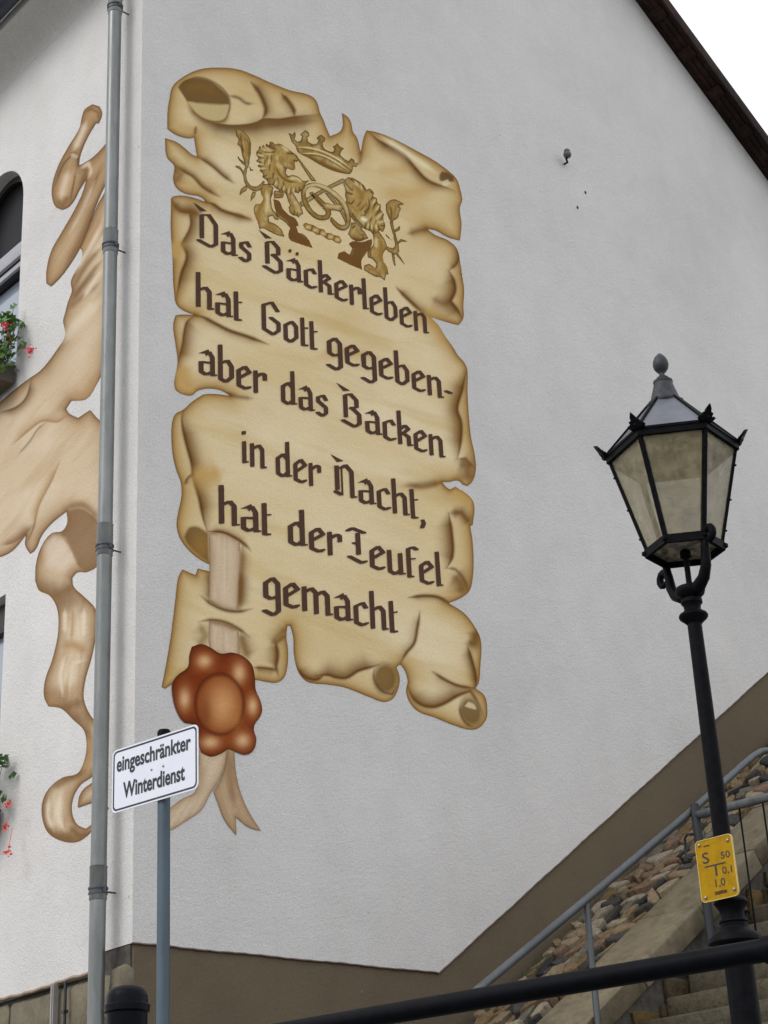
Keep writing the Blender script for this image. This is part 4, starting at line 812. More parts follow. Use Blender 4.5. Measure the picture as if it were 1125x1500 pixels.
tan_piece(TA, [(A1((425,542),(470,528),(498,575)), 3, TD_, .8), (A1((345,740),(400,600),(450,545),(490,562),(478,640)), 1.8, TK, .7), (A1((440,540),(455,545),(492,560)), 3, TL_, .6), (A1((480,690),(520,625),(555,598),(568,650),(548,700)), 3, TL_, .8), (A1((480,690),(510,640),(545,640),(500,760)), 5, TD_, .8), (A1((478,640),(455,760),(440,850)), 1.6, TK, .7),
 (A1((545,330),(500,440),(460,520)), 5, TL_, .7), (A1((430,640),(400,740),(380,830)), 6, TL_, .6), (A1((350,820),(390,860),(440,800)), 6, TD_, .7), (A1((530,285),(570,255),(620,280),(610,330)), 2, TD_, .8), (A1((640,600),(560,800),(450,1000)), 3, TD_, .6), (A1((600,700),(520,880),(430,1050)), 3, TL_, .5), (A1((620,800),(520,1050),(400,1270)), 7, TD_, .6)],
 base=(180,152,116), off=-.0035, streak=60)
tan_piece(TC, [], base=(196,168,138), off=-.0035)
# ------------------------------------------------------------------ cobbled bank, coping, stairs
NB = Vector((-RM, 0, 1)).normalized(); SB = Vector((1, 0, RM)).normalized()
bank = bpy.data.objects.new('cobbled_bank', None); COL.objects.link(bank); tag(bank, kind='structure')
X0, X1 = 1.3, 8.6
def prism(name, prof, y0, y1, mat, parent):
    bm = bmesh.new(); a = [bm.verts.new((x, y0, z)) for x, z in prof]; b = [bm.verts.new((x, y1, z)) for x, z in prof]
    for i in range(len(prof)): bm.faces.new((a[i], a[(i+1) % len(prof)], b[(i+1) % len(prof)], b[i]))
    bm.faces.new(a[::-1]); bm.faces.new(b); return bm_obj(name, bm, mat, parent)
zl = rampz(-.3)
prism('bank_bed', [(-.3, zl-.055), (-.3, .5), (9.6, .5), (9.6, rampz(9.6)-.055)], -.84, .010, M['joint'], bank)
# cobbles: shared jittered lattice so that the joints follow each other
rows = 6; ncol = 47; lat = {}
r_ = random.Random(3)
dx = (7.75-2.25)/ncol
for i in range(ncol+2):
    for j in range(rows+1):
        lat[i, j] = (2.25+dx*i+r_.uniform(-.040, .040)+.035*math.sin(j*2.1+i*.7), -.075-(.765/rows)*j+(0 if j in (0, rows) else r_.uniform(-.036, .036)))
skip = set()
for i in range(ncol):
    for j in range(rows):
        if (i, j) in skip: continue
        q = [lat[i, j], lat[i+1, j], lat[i+1, j+1], lat[i, j+1]]
        if r_.random() < .13 and (i+1, j) not in skip and i+2 <= ncol: q[1] = lat[i+2, j]; q[2] = lat[i+2, j+1]; skip.add((i+1, j))
        cx = sum(a for a, b in q)/4; cy = sum(b for a, b in q)/4
        q = [(cx+(a-cx)*(.95-.07*((i*7+j*3) % 4)/4), cy+(b-cy)*(.92-.08*((i*5+j*11) % 4)/4)) for a, b in q]
        pts = []
        for k in range(4):
            a, b = q[k], q[(k+1) % 4]
            for t in (.18+r_.uniform(-.06, .10), .82-r_.uniform(-.06, .10)): pts.append((a[0]+(b[0]-a[0])*t+r_.uniform(-.006, .006), a[1]+(b[1]-a[1])*t+r_.uniform(-.006, .006)))
        h = r_.uniform(.015, .062); bm = bmesh.new(); rings = []
        tx, ty = r_.uniform(-.22, .22), r_.uniform(-.28, .28)
        for sc, hh in ((1.02, -.07), (1, h*.2), (.96, h*.8), (.80, h)):
            rings.append([bm.verts.new(Vector(((x-cx)*sc*math.hypot(1, RM)*1.0, (y-cy)*sc, hh+(tx*(x-cx)+ty*(y-cy) if hh > 0 else 0)+(r_.uniform(-.004, .004) if hh > 0 else 0)))) for x, y in pts])
        for a, b in zip(rings, rings[1:]):
            for k in range(8): bm.faces.new((a[k], a[(k+1) % 8], b[(k+1) % 8], b[k]))
        bm.faces.new(rings[-1])
        me = bpy.data.meshes.new('cobble'); bmesh.ops.recalc_face_normals(bm, faces=bm.faces); bm.to_mesh(me); bm.free()
        o = link('cobble', me, M['cobble'], bank); me.shade_smooth(); me.set_sharp_from_angle(angle=math.radians(24))
        o.location = (cx, cy, rampz(cx)-.012); o.rotation_euler = (0, -math.atan(RM), 0)
# grass tufts in the joints
bm = bmesh.new()
for (tx_, ty_, cnt, hh) in ((3.35, -.12, 60, .07), (3.2, -.06, 30, .05), (2.9, -.3, 14, .03), (4.2, -.05, 24, .05), (5.0, -.10, 24, .05), (3.9, -.5, 14, .03), (4.6, -.7, 12, .03), (3.6, -.82, 14, .03)):
    for k in range(cnt):
        x = tx_+random.gauss(0, .07); y = min(-.01, ty_+random.gauss(0, .025)); z = rampz(x)-.02; a = random.uniform(0, 6.28); l = hh*random.uniform(.5, 1.3); ww = .004
        p0 = Vector((x, y, z)); p1 = p0+Vector((math.cos(a)*l*.5, math.sin(a)*l*.4-.005, l)); s = Vector((-math.sin(a), math.cos(a), 0))*ww
        bm.faces.new([bm.verts.new(v) for v in (p0-s, p0+s, p1)])
o = bm_obj('joint_grass', bm, simple('moss_green_grass', (.05, .09, .02), .8, nz=30, var=.4).m, bank); o['kind'] = 'stuff'
# sandstone coping slabs
coping = bpy.data.objects.new('stair_coping', None); COL.objects.link(coping); tag(coping, kind='structure')
xs = [-.2, .9, 1.75, 2.45, 3.02, 3.72, 4.42, 5.20, 6.0, 6.9, 7.8, 8.7]
for k, (a, b) in enumerate(zip(xs, xs[1:])):
    L = (b-a)*math.hypot(1, RM)
    o = rough_block('coping_slab', coping, M['coping'], ((a+b)/2, -1.105, rampz((a+b)/2)-.075-.004*(k % 2)), (L-.012, .53+.012*(k % 3), .15), 40+k, .012, .004); o.rotation_euler = (0, -math.atan(RM), 0)
# rubble wall carrying the coping
rw = empty('rubble_wall', (0, 0, 0)); tag(rw, 'low rubble stone wall under the sloping sandstone coping beside the steps', 'wall')
prism('wall_core', [(-.2, rampz(-.2)-.16), (-.2, .5), (9.0, .5), (9.0, rampz(9.0)-.16)], -1.335, -.86, M['mortar'], rw)
r_ = random.Random(12); z = 1.6
for row in range(26):
    h = r_.uniform(.12, .22); x = 1.9+r_.uniform(0, .3)
    while x < 6.6:
        wd = r_.uniform(.16, .42); top = rampz(x)-.19
        if z+h > top and z < top-.06: hh = top-z
        else: hh = h
        if z+hh <= rampz(x+wd*.1)-.17 and z > rampz(x)-1.3:
            rough_block('rubble_stone', rw, M['rubble'], (x+wd/2, -1.345-r_.uniform(0, .012), z+hh/2), (wd-.022, .06, hh-.02), int(x*100+z*1000), .016, .010)
        x += wd
    z += h
    if z > 6.2: break
steps = bpy.data.objects.new('stone_stairs', None); COL.objects.link(steps); tag(steps, kind='structure')
for k in range(-8, 16):
    xn = 3.19+.25*k; zn = 3.30+.169*k
    o = rough_block('stair_step', steps, M['step'], (xn+.19, -2.56, zn-.085), (.38, 2.34, .16), 200+k, .014, .005)
prism('stair_body', [(xx, zz) for xx, zz in [(.9, 1.6), (.9, .4), (7.2, .4), (7.2, 5.8)]], -3.7, -1.40, M['mortar'], steps)

# ------------------------------------------------------------------ galvanised handrail along the coping
hr = empty('stair_handrail', (2.54, -1.405, rampz(2.54))); tag(hr, 'grey galvanised tube handrail climbing beside the cobbled bank', 'handrail')
def rel(o, p): return Vector(p)-o.location
YH = -1.405
hp = [onY(672, 1473.5, YH), onY(686.9, 1461, YH), onY(858.4, 1318.4, YH), onY(1015.5, 1186, YH), onY(1088, 1121, YH), onY(1103, 1108, YH), onY(1115, 1101, YH)]
e_ = Vector(hp[-1]); pts = [rel(hr, p) for p in hp]+[rel(hr, e_+Vector((.12, -.0, .03))), rel(hr, e_+Vector((.8, 0, .04)))]
bm = bmesh.new(); tube(bm, pts, .026, 16); bm_obj('rail', bm, M['galv'], hr, True)
pt = Vector(hp[2]); bm = bmesh.new(); tube(bm, [rel(hr, (pt.x, YH, rampz(pt.x)-.9)), rel(hr, (pt.x, YH, pt.z-.02))], .021, 14)
bm_obj('post', bm, M['galv'], hr, sharp=40)
for xx in (4.9,):
    zz = 5.05 if xx > 4 else 3.19; bm = bmesh.new(); tube(bm, [rel(hr, (xx, YH, rampz(xx)-.7)), rel(hr, (xx, YH, max(zz, rampz(xx)+.6)))], .021, 14); bm_obj('post', bm, M['galv'], hr, True)
# barrier across the stairs
XB = 3.66; bp0 = onX(1017, 1178, XB); bt = empty('steel_barrier', (XB, bp0[1], 3.2)); tag(bt, 'galvanised steel barrier with thin vertical bars behind the lamp post', 'railing')
bm = bmesh.new(); tube(bm, [rel(bt, (XB, bp0[1], 2.9)), rel(bt, (XB, bp0[1], bp0[2]))], .031, 20); bm_obj('post', bm, M['galv_dull'], bt, sharp=40)
ra = onX(1018, 1195, XB); rb = onX(1125, 1168, XB); rb2 = Vector(ra)+(Vector(rb)-Vector(ra))*2.6
bm = bmesh.new(); tube(bm, [rel(bt, (XB, bp0[1]+.0, ra[2]-.012)), rel(bt, ra), rel(bt, rb2)], .031, 18); bm_obj('top_rail', bm, M['galv'], bt, True)
bm = bmesh.new(); tube(bm, [rel(bt, (XB, bp0[1]-.02, 3.13)), rel(bt, (XB, rb2.y, 3.13))], .022, 12); bm_obj('bottom_rail', bm, M['galv_dull'], bt, True)
yb = onX(1084, 1192, XB)[1]; sp = yb-onX(1118, 1181, XB)[1]
for k in range(-0, 6):
    y = yb-sp*k; bm = bmesh.new(); tube(bm, [rel(bt, (XB, y, 3.14)), rel(bt, (XB, y, ra[2]-.03))], .0065, 8); bm_obj('bar', bm, M['iron'], bt, True)
h0 = [onX(px, py, XB) for px, py in ((1016, 1222), (1007, 1222), (1003, 1228), (1005, 1256), (1014, 1258))]
bm = bmesh.new(); tube(bm, [rel(bt, p) for p in h0], .010, 8); bm_obj('latch_loop', bm, M['galv_dull'], bt, True)

# ------------------------------------------------------------------ street lamp
LD = 7.2; bl_ = math.radians(37.25); LX, LY = CAM[0]+LD*math.cos(bl_), CAM[1]+LD*math.sin(bl_)
lamp = empty('street_lamp', (LX, LY, 1.4)); tag(lamp, 'black cast iron street lamp with a six-sided glass lantern on a fluted pole', 'street lamp')
lamp['label'] = 'old black iron street lamp with a six-sided yellowed glass lantern'
zt = lambda py: {517: 5.535, 557: 5.390, 591: 5.270, 663: 5.018, 804: 4.546, 868: 4.338, 903: 4.228, 1080: 3.684, 1318: 3.002, 1390: 2.805, 1490: 2.541}[py]
def lz(py):
    k = [517, 557, 591, 663, 804, 868, 903, 1080, 1318, 1390, 1490]; return float(np.interp(py, k, [zt(i) for i in k]))-1.4
ph = bl_+math.pi-math.radians(30)+math.radians(3)      # one flat side towards the street
ZT, ZB, RT, RB = lz(663), lz(804), .285, .162
hexp = lambda R, z, off=0: [Vector((R*math.cos(ph+math.pi/3*k+off), R*math.sin(ph+math.pi/3*k+off), z)) for k in range(6)]
T6, B6 = hexp(RT, ZT), hexp(RB, ZB)
def bar(bm, a, b, w, d=None, up=None):
    a, b = Vector(a), Vector(b); z = (b-a).normalized(); x = (up or Vector((0, 0, 1))).cross(z)
    if x.length < 1e-4: x = Vector((1, 0, 0))
    x.normalize(); y = z.cross(x); d = d or w; vs = []
    for p in (a, b): vs.append([bm.verts.new(p+x*sx*w/2+y*sy*d/2) for sx, sy in ((-1, -1), (1, -1), (1, 1), (-1, 1))])
    for k in range(4): bm.faces.new((vs[0][k], vs[0][(k+1) % 4], vs[1][(k+1) % 4], vs[1][k]))
    bm.faces.new(vs[0][::-1]); bm.faces.new(vs[1])
bm = bmesh.new()
for k in range(6):
    a, b = T6[k], T6[(k+1) % 6]; bar(bm, a+(a-b)*.02, b+(b-a)*.02, .024, .036); a2, b2 = hexp(RT+.010, ZT+.016)[k], hexp(RT+.010, ZT+.016)[(k+1) % 6]; bar(bm, a2, b2, .016, .012)
bm_obj('upper_ring', bm, M['iron'], lamp)
bm = bmesh.new()
for k in range(6):
    a, b = B6[k], B6[(k+1) % 6]; bar(bm, a+(a-b)*.04, b+(b-a)*.04, .026, .030); a2, b2 = hexp(RB+.008, ZB-.018)[k], hexp(RB+.008, ZB-.018)[(k+1) % 6]; bar(bm, a2, b2, .014, .012)
for p in hexp(RB+.014, ZB-.004): bmesh.ops.create_icosphere(bm, subdivisions=1, radius=.015, matrix=Matrix.Translation(p))
bm_obj('lower_ring', bm, M['iron'], lamp)
for k in range(6):
    bm = bmesh.new(); c = Vector((0, 0, T6[k].z)); bar(bm, T6[k], B6[k], .020, .016, (T6[k]-c).normalized())
    for t in (.2, .55, .86): p = T6[k].lerp(B6[k], t)+(T6[k]-c).normalized()*.010; bmesh.ops.create_icosphere(bm, subdivisions=1, radius=.006, matrix=Matrix.Translation(p))
    bm_obj('glazing_bar', bm, M['iron'], lamp)
    a, b, c1, d = T6[k], T6[(k+1) % 6], B6[(k+1) % 6], B6[k]; q = [p.lerp((a+b+c1+d)/4, .015) for p in (a, b, c1, d)]; n = (q[1]-q[0]).cross(q[2]-q[0]).normalized()*.003
    bm = bmesh.new(); f = [bm.verts.new(p) for p in q]; g2 = [bm.verts.new(p+n) for p in q]; bm.faces.new(f); bm.faces.new(g2[::-1])
    for i in range(4): bm.faces.new((f[i], f[(i+1) % 4], g2[(i+1) % 4], g2[i]))
    bm_obj('pane', bm, M['glass'], lamp)
bm = bmesh.new(); q = [p.lerp(Vector((0, 0, ZB)), .06) for p in B6]; f = [bm.verts.new(p+Vector((0, 0, -.004))) for p in q]; g2 = [bm.verts.new(p) for p in q]; bm.faces.new(f); bm.faces.new(g2[::-1])
for i in range(6): bm.faces.new((f[i], f[(i+1) % 6], g2[(i+1) % 6], g2[i]))
fl = Mat('stained_lantern_floor', (.3, .28, .2), .5); ff = fl.noise(26, 6, .8); fl.col(fl.ramp(ff, [(.40, (.035, .028, .018)), (.52, (.26, .24, .16)), (.7, (.42, .40, .30))])); fl.l(fl.ramp(ff, [(.4, (.95,)*3), (.6, (.6,)*3)]), fl.b.inputs['Alpha'])
bm_obj('floor_pane', bm, fl.m, lamp)
# roof: six panels rising to the cap
ZC, RC = lz(591)-.0, .078; R2 = .175; Z2 = ZT+.095
roofm = simple('grey_painted_lamp_roof', (.10, .11, .135), .34, .1, .45, nz=14, var=.2).m
E0, E1, E2 = hexp(RT+.012, ZT+.020), hexp(R2, Z2), hexp(RC, ZC)
for k in range(6):
    bm = bmesh.new(); k2 = (k+1) % 6; v = [bm.verts.new(p) for p in (E0[k], E0[k2], E2[k2], E2[k])]; bm.faces.new(v); g2 = [bm.verts.new(p-Vector((0, 0, .006))) for p in (E0[k], E0[k2], E2[k2], E2[k])]; bm.faces.new(g2[::-1])
    for i in range(4): bm.faces.new((v[i], v[(i+1) % 4], g2[(i+1) % 4], g2[i]))
    bm_obj('roof_panel', bm, roofm, lamp)
    bm = bmesh.new(); bar(bm, E0[k]+Vector((0, 0, .004)), E2[k]+Vector((0, 0, .004)), .012, .010); bm_obj('roof_rib', bm, M['iron'], lamp)
    # leaf-shaped cresting at each corner
    bm = bmesh.new(); d = Vector((math.cos(ph+math.pi/3*k), math.sin(ph+math.pi/3*k), 0)); s = Vector((-d.y, d.x, 0)); o0 = T6[k]+d*.014+Vector((0, 0, .012))
    axu = (Vector((0, 0, 1))*.84+d*.55).normalized()
    prof = [(-.030, .0), (-.042, .016), (-.030, .022), (-.022, .018), (-.026, .036), (-.014, .040), (-.012, .056), (0, .078), (.012, .056), (.014, .040), (.026, .036), (.022, .018), (.030, .022), (.042, .016), (.030, .0)]
    fr = [bm.verts.new(o0+s*a+axu*b+d*.008) for a, b in prof]; bk = [bm.verts.new(o0+s*a+axu*b-d*.010) for a, b in prof]; bm.faces.new(fr); bm.faces.new(bk[::-1])
    for i in range(len(prof)): bm.faces.new((fr[i], fr[(i+1) % len(prof)], bk[(i+1) % len(prof)], bk[i]))
    for a_, b_, r__ in ((0, .02, .014), (0, .042, .010), (-.028, .012, .009), (.028, .012, .009)): bmesh.ops.create_icosphere(bm, subdivisions=1, radius=r__, matrix=Matrix.Translation(o0+s*a_+axu*b_))
    bm_obj('cresting', bm, M['iron'], lamp)
bm = bmesh.new(); lathe(bm, (0, 0), [(RC+.008, ZC-.012), (RC+.010, ZC-.002), (RC*.98, ZC+.004), (RC*.84, ZC+.028), (RC*.68, ZC+.07), (RC*.56, ZC+.102), (.046, ZC+.108), (.046, ZC+.116), (.030, ZC+.120)], 12, ph); bm_obj('chimney_cap', bm, M['iron_grey'], lamp, sharp=35)
bm = bmesh.new(); zf = ZC+.116; top = lz(517)
lathe(bm, (0, 0), [(.018, zf), (.027, zf+.006), (.028, zf+.018), (.018, zf+.024), (.013, zf+.034), (.013, zf+.042), (.022, top-.098), (.033, top-.082), (.037, top-.064), (.035, top-.045), (.026, top-.025), (.012, top-.008), (.002, top)], 20); bm_obj('finial', bm, M['iron_grey'], lamp, sharp=50)
# interior: lamp holder and reflector
bm = bmesh.new(); lathe(bm, (0, 0), [(.012, ZB-.02), (.012, ZB+.0)], 10); tube(bm, [(0, 0, lz(868)), (0, 0, ZB-.012)], .013, 12); lathe(bm, (0, 0), [(.016, ZB-.045), (.024, ZB-.04), (.024, ZB-.012), (.016, ZB-.008)], 12); bm_obj('supply_tube', bm, M['iron'], lamp, sharp=40)
bm = bmesh.new(); lathe(bm, (0, 0), [(.235, ZT+.005), (.16, ZT+.09), (.06, ZC-.02), (.055, ZC-.02), (.15, ZT+.08), (.225, ZT+.0)], 6, ph); bm_obj('reflector', bm, simple('shade_toned_reflector', (.065, .058, .035), .6, nz=10, var=.15).m, lamp)  # dark olive base colour stands in for shade inside the lantern roof
bm = bmesh.new(); lathe(bm, (0, 0), [(.02, ZC-.10), (.022, ZC-.04), (.022, ZC-.02)], 12); lathe(bm, (0, 0), [(.004, ZC-.24), (.028, ZC-.22), (.034, ZC-.17), (.022, ZC-.11), (.018, ZC-.10)], 14); bm_obj('bulb', bm, simple('frosted_bulb', (.45, .45, .42), .4).m, lamp, sharp=60)
# yoke with two scrolled arms
hz = lz(868); va = Vector((math.cos(bl_), math.sin(bl_), 0)); vr = Vector((math.sin(bl_), -math.cos(bl_), 0))
ua = (vr*.115-va*.165).normalized()
for s in (1, -1):
    bm = bmesh.new(); pr = [(.0, hz+.000), (.07, hz+.006), (.115, hz+.03), (.142, hz+.075), (.150, hz+.13), (.155, ZB-.05), (.166, ZB+.004)]
    pts = [ua*s*r0+Vector((0, 0, zz)) for r0, zz in pr]
    v = [tuple(p) for p in pts]; rs = [.030, .030, .026, .023, .020, .018, .016]
    tube(bm, v, rs, 10)
    cx_, cz_ = .196, ZB-.012 if s == 1 else ZB-.075     # scroll
    sc = [ua*s*(cx_+.034*(1-.45*t/9)*math.cos(math.pi*.95-t*.62))+Vector((0, 0, cz_+.040*(1-.45*t/9)*math.sin(math.pi*.95-t*.62))) for t in range(10)]
    tube(bm, [tuple(p) for p in sc], [.017]*6+[.015, .013, .012, .010], 8)
    bm_obj('yoke_arm', bm, M['iron'], lamp, True)
def P_(py, rp): return (rp*7.2/0.953/CF, lz(py))
bm = bmesh.new(); lathe(bm, (0, 0), [(.030, hz+.028), (.060, hz+.024), (.066, hz+.010), (.060, hz-.008), (.045, hz-.022), (.036, hz-.030)], 24); bm_obj('hub', bm, M['iron'], lamp, sharp=45)
bm = bmesh.new(); zc = lz(903)
lathe(bm, (0, 0), [(.034, hz-.024), (.047, hz-.034), (.047, hz-.050), (.038, hz-.060), (.036, zc+.030), (.046, zc+.018), (.060, zc+.010), (.064, zc), (.060, zc-.010), (.046, zc-.022), (.034, zc-.034)], 24); bm_obj('collar', bm, M['iron'], lamp, sharp=40)
bm = bmesh.new(); zs = lz(1318); lathe(bm, (0, 0), [(.031, zc-.03), (.0345, lz(1080)), (.038, lz(1318))], 20); bm_obj('shaft', bm, M['iron'], lamp, sharp=45)
def prof(lst): return [(r*.01, lz(0) if py is None else lz(py)) for py, r in lst]
bm = bmesh.new(); lathe(bm, (0, 0), [(.036, zs+.01), (.060, zs+.002), (.068, zs-.006), (.070, zs-.014), (.060, zs-.026), (.051, zs-.042), (.047, zs-.062), (.049, zs-.078), (.057, zs-.082), (.059, zs-.090), (.053, zs-.095), (.053, zs-.105), (.062, zs-.110), (.064, zs-.117), (.076, zs-.126), (.096, zs-.142), (.108, zs-.158), (.110, zs-.172), (.100, zs-.180), (.070, zs-.186)], 28); bm_obj('base_cap', bm, M['iron'], lamp, sharp=38)
zq = zs-.184; bm = bmesh.new(); lathe(bm, (0, 0), [(.058, zq), (.060, zq-.5), (.064, .35), (.10, .32), (.11, .26), (.13, .22), (.135, .02), (.15, .0)], 28); bm_obj('base_column', bm, M['iron'], lamp, sharp=38)

# ------------------------------------------------------------------ text helper
def text_mesh(body, size, xs=1., bold=0.):
    cu = bpy.data.curves.new('t', 'FONT'); cu.body = body; cu.size = size; cu.offset = bold; cu.align_x = 'CENTER'; cu.align_y = 'CENTER'; cu.resolution_u = 4
    ob = bpy.data.objects.new('t', cu); COL.objects.link(ob); bpy.context.view_layer.update()
    me = bpy.data.meshes.new_from_object(ob.evaluated_get(bpy.context.evaluated_depsgraph_get())); bpy.data.objects.remove(ob); bpy.data.curves.remove(cu)
    n = len(me.vertices); co = np.empty(n*3); me.vertices.foreach_get('co', co); co = co.reshape(-1, 3); co[:, 0] *= xs
    me.vertices.foreach_set('co', co.ravel()); me.update(); return me, co
def fit_text(name, body, mat, parent, x0, x1, z0, z1, y, bold=0., size=.1, fitbody=None):
    """text fitted into the box x0..x1, z0..z1 of its parent's plate (plate faces local -Y)"""
    me, co = text_mesh(body, size, 1, bold); a, b = co.min(0), co.max(0)
    co[:, 0] = x0+(co[:, 0]-a[0])/(b[0]-a[0])*(x1-x0); zz = z0+(co[:, 1]-a[1])/(b[1]-a[1])*(z1-z0)
    out = np.stack([co[:, 0], np.full(len(co), y), zz], 1); me.vertices.foreach_set('co', out.ravel()); me.update(); return link(name, me, mat, parent)
def round_rect(w, h, r, n=6):
    p = []
    for cx, cz, a0 in ((w/2-r, h/2-r, 0), (-w/2+r, h/2-r, 90), (-w/2+r, -h/2+r, 180), (w/2-r, -h/2+r, 270)):
        for k in range(n+1): a = math.radians(a0+90*k/n); p.append((cx+r*math.cos(a), cz+r*math.sin(a)))
    return p
# ------------------------------------------------------------------ winter service sign on its post
sc_ = Vector((-1.340, -2.208, 3.934)); sa_ = math.radians(-81)
sg = empty('street_sign', (sc_.x, sc_.y, 1.4), sa_); tag(sg, 'white rectangular sign about winter service on a grey steel post', 'sign')
pm = onX(0, 0, 0); d_ = Vector((math.cos(sa_), math.sin(sa_), 0)); nrm = Vector((-d_.y, d_.x, 0))     # nrm = local +Y, away from the camera side
if nrm.dot(sc_-Vector(CAM)) < 0: nrm = -nrm
r = ray(240, 1175); t = ((sc_+nrm*.042)-Vector(CAM)).dot(nrm)/Vector(r).dot(nrm); pp = Vector(CAM)+Vector(r)*t; px_ = (pp-sc_).dot(d_)
zc_ = sc_.z-1.4
bm = bmesh.new(); plate(bm, [(a, b+zc_) for a, b in round_rect(.590, .312, .030)], [], lambda u, v, dd: (u, dd, v), .004); bm_obj('sign_plate', bm, M['sign_white'], sg)
bm = bmesh.new(); plate(bm, [(a, b+zc_) for a, b in round_rect(.574, .296, .026)], [[(a, b+zc_) for a, b in round_rect(.556, .278, .020)]], lambda u, v, dd: (u, -.0006+dd*.4, v), .001); bm_obj('border_line', bm, M['ink'], sg)
fit_text('lettering', 'eingeschränkter', M['ink'], sg, -.262, .248, zc_+.018, zc_+.118, -.0012, .0027)
fit_text('lettering', 'Winterdienst', M['ink'], sg, -.215, .208, zc_-.098, zc_-.018, -.0012, .0029)
for xx in (-.040, .040):
    bm = bmesh.new(); lathe(bm, (0, 0), [(.006, 0), (.006, .002), (.003, .004)], 10); o = bm_obj('screw', bm, M['rivet'], sg, True); o.location = (px_+xx, -.0005, zc_+.002+.0*xx); o.rotation_euler = (math.pi/2, 0, 0)
bm = bmesh.new(); lathe(bm, (px_, .042), [(.030, -.2), (.030, zc_+.185), (.029, zc_+.186)], 28); bm_obj('post', bm, zinc('blue_grey_steel_post', (.085, .115, .14), .5), sg, sharp=40)
bm = bmesh.new(); lathe(bm, (px_, .042), [(.032, zc_+.165), (.033, zc_+.185), (.026, zc_+.196), (.008, zc_+.200)], 24); bm_obj('post_cap', bm, M['iron'], sg, sharp=40)
for zz in (-.07, .07):
    bm = bmesh.new(); lathe(bm, (px_, .042), [(.034, zc_+zz-.012), (.034, zc_+zz+.012)], 24); add_box(bm, (px_, .008, zc_+zz), (.10, .006, .024)); bm_obj('bracket', bm, M['galv'], sg, sharp=40)
# ------------------------------------------------------------------ yellow hydrant plate on the lamp shaft
hc = Vector((-.199, -4.541, 3.117)); ha = math.radians(-87)
hs = empty('hydrant_sign', hc, ha); tag(hs, 'small yellow utility plate with black numbers fixed to the lamp shaft', 'sign')
bm = bmesh.new(); plate(bm, round_rect(.176, .245, .017), [], lambda u, v, dd: (u, dd, v), .006); bm_obj('sign_plate', bm, M['yellow'], hs)
bm = bmesh.new(); plate(bm, round_rect(.182, .251, .019), [round_rect(.176, .245, .017)], lambda u, v, dd: (u, dd-.0015, v), .008); bm_obj('plate_rim', bm, simple('pale_yellow_rim', (.55, .42, .12), .4).m, hs)
D_ = M['dark_ink']; yy = -.0012
fit_text('lettering', 'S', D_, hs, -.063, -.030, .028, .073, yy, .0006); fit_text('lettering', '50', D_, hs, .028, .072, .032, .060, yy, .0006)
fit_text('lettering', '0,1', D_, hs, .026, .073, -.034, -.000, yy, .0006); fit_text('lettering', '1,0', D_, hs, -.014, .033, -.079, -.043, yy, .0006)
for a, b in (((-.056, .012), (.046, .0175)), ((-.008, -.030), (.001, .0125))):
    bm = bmesh.new(); plate(bm, [(a[0], a[1]), (b[0], a[1]), (b[0], b[1]), (a[0], b[1])], [], lambda u, v, dd: (u, yy+dd*.3-(.0001 if a[0] < -.02 else 0), v), .001); bm_obj('pipe_symbol', bm, D_, hs)
bm = bmesh.new(); plate(bm, round_rect(.060, .014, .004), [], lambda u, v, dd: (u+.006, yy+.0008, v-.098), .0005); bm_obj('worn_print', bm, M['rub'], hs)
bm = bmesh.new(); plate(bm, round_rect(.030, .006, .002), [], lambda u, v, dd: (u-.035, yy+.0008, v+.098), .0005); bm_obj('worn_print', bm, M['rub'], hs)
for a, b in ((-.070, .107), (.070, .100), (-.070, -.106), (.072, -.098)):
    bm = bmesh.new(); lathe(bm, (0, 0), [(.0075, 0), (.007, .003), (.003, .005)], 10); o = bm_obj('rivet', bm, M['rivet'], hs, True); o.location = (a, -.001, b); o.rotation_euler = (math.pi/2, 0, 0)
bm = bmesh.new(); add_box(bm, (.0, .025, 0), (.05, .04, .03)); bm_obj('bracket', bm, M['iron'], hs)

# ------------------------------------------------------------------ black railing in front
HZ = 2.45
def atz(px, py, z): r = ray(px, py); return CAM+r*((z-CAM[2])/r[2])
ra, rb = Vector(atz(560, 1487, HZ)), Vector(atz(1125, 1391, HZ)); dv = (rb-ra).normalized()
fr = empty('black_railing', (ra.x, ra.y, 1.4)); tag(fr, 'black round tube railing crossing in front of the lamp base', 'railing')
L0, L1 = -1.6, (rb-ra).length+1.4
bm = bmesh.new(); tube(bm, [rel(fr, ra+dv*L0), rel(fr, ra+dv*L1)], .0335, 28); bm_obj('rail', bm, M['rail_black'], fr, sharp=40)
kx = (Vector(atz(1121, 1391.5, HZ))-ra).length
bm = bmesh.new(); tube(bm, [rel(fr, ra+dv*(kx-.000)), rel(fr, ra+dv*(kx+.035))], .040, 28); tube(bm, [rel(fr, ra+dv*(kx+.035)), rel(fr, ra+dv*(kx+.10))], .038, 28); bm_obj('collar', bm, M['rail_black'], fr, sharp=40)
for kk in (L0+.05, kx+.07):
    p = ra+dv*kk; bm = bmesh.new(); tube(bm, [rel(fr, (p.x, p.y, 1.35)), rel(fr, (p.x, p.y, HZ-.03))], .030, 20); bm_obj('post', bm, M['rail_black'], fr, sharp=40)
p0 = ra+dv*(L0+.05); p1 = ra+dv*(kx+.07); bm = bmesh.new(); tube(bm, [rel(fr, (p0.x, p0.y, 1.9)), rel(fr, (p1.x, p1.y, 1.9))], .024, 16); bm_obj('rail', bm, M['rail_black'], fr, sharp=40)
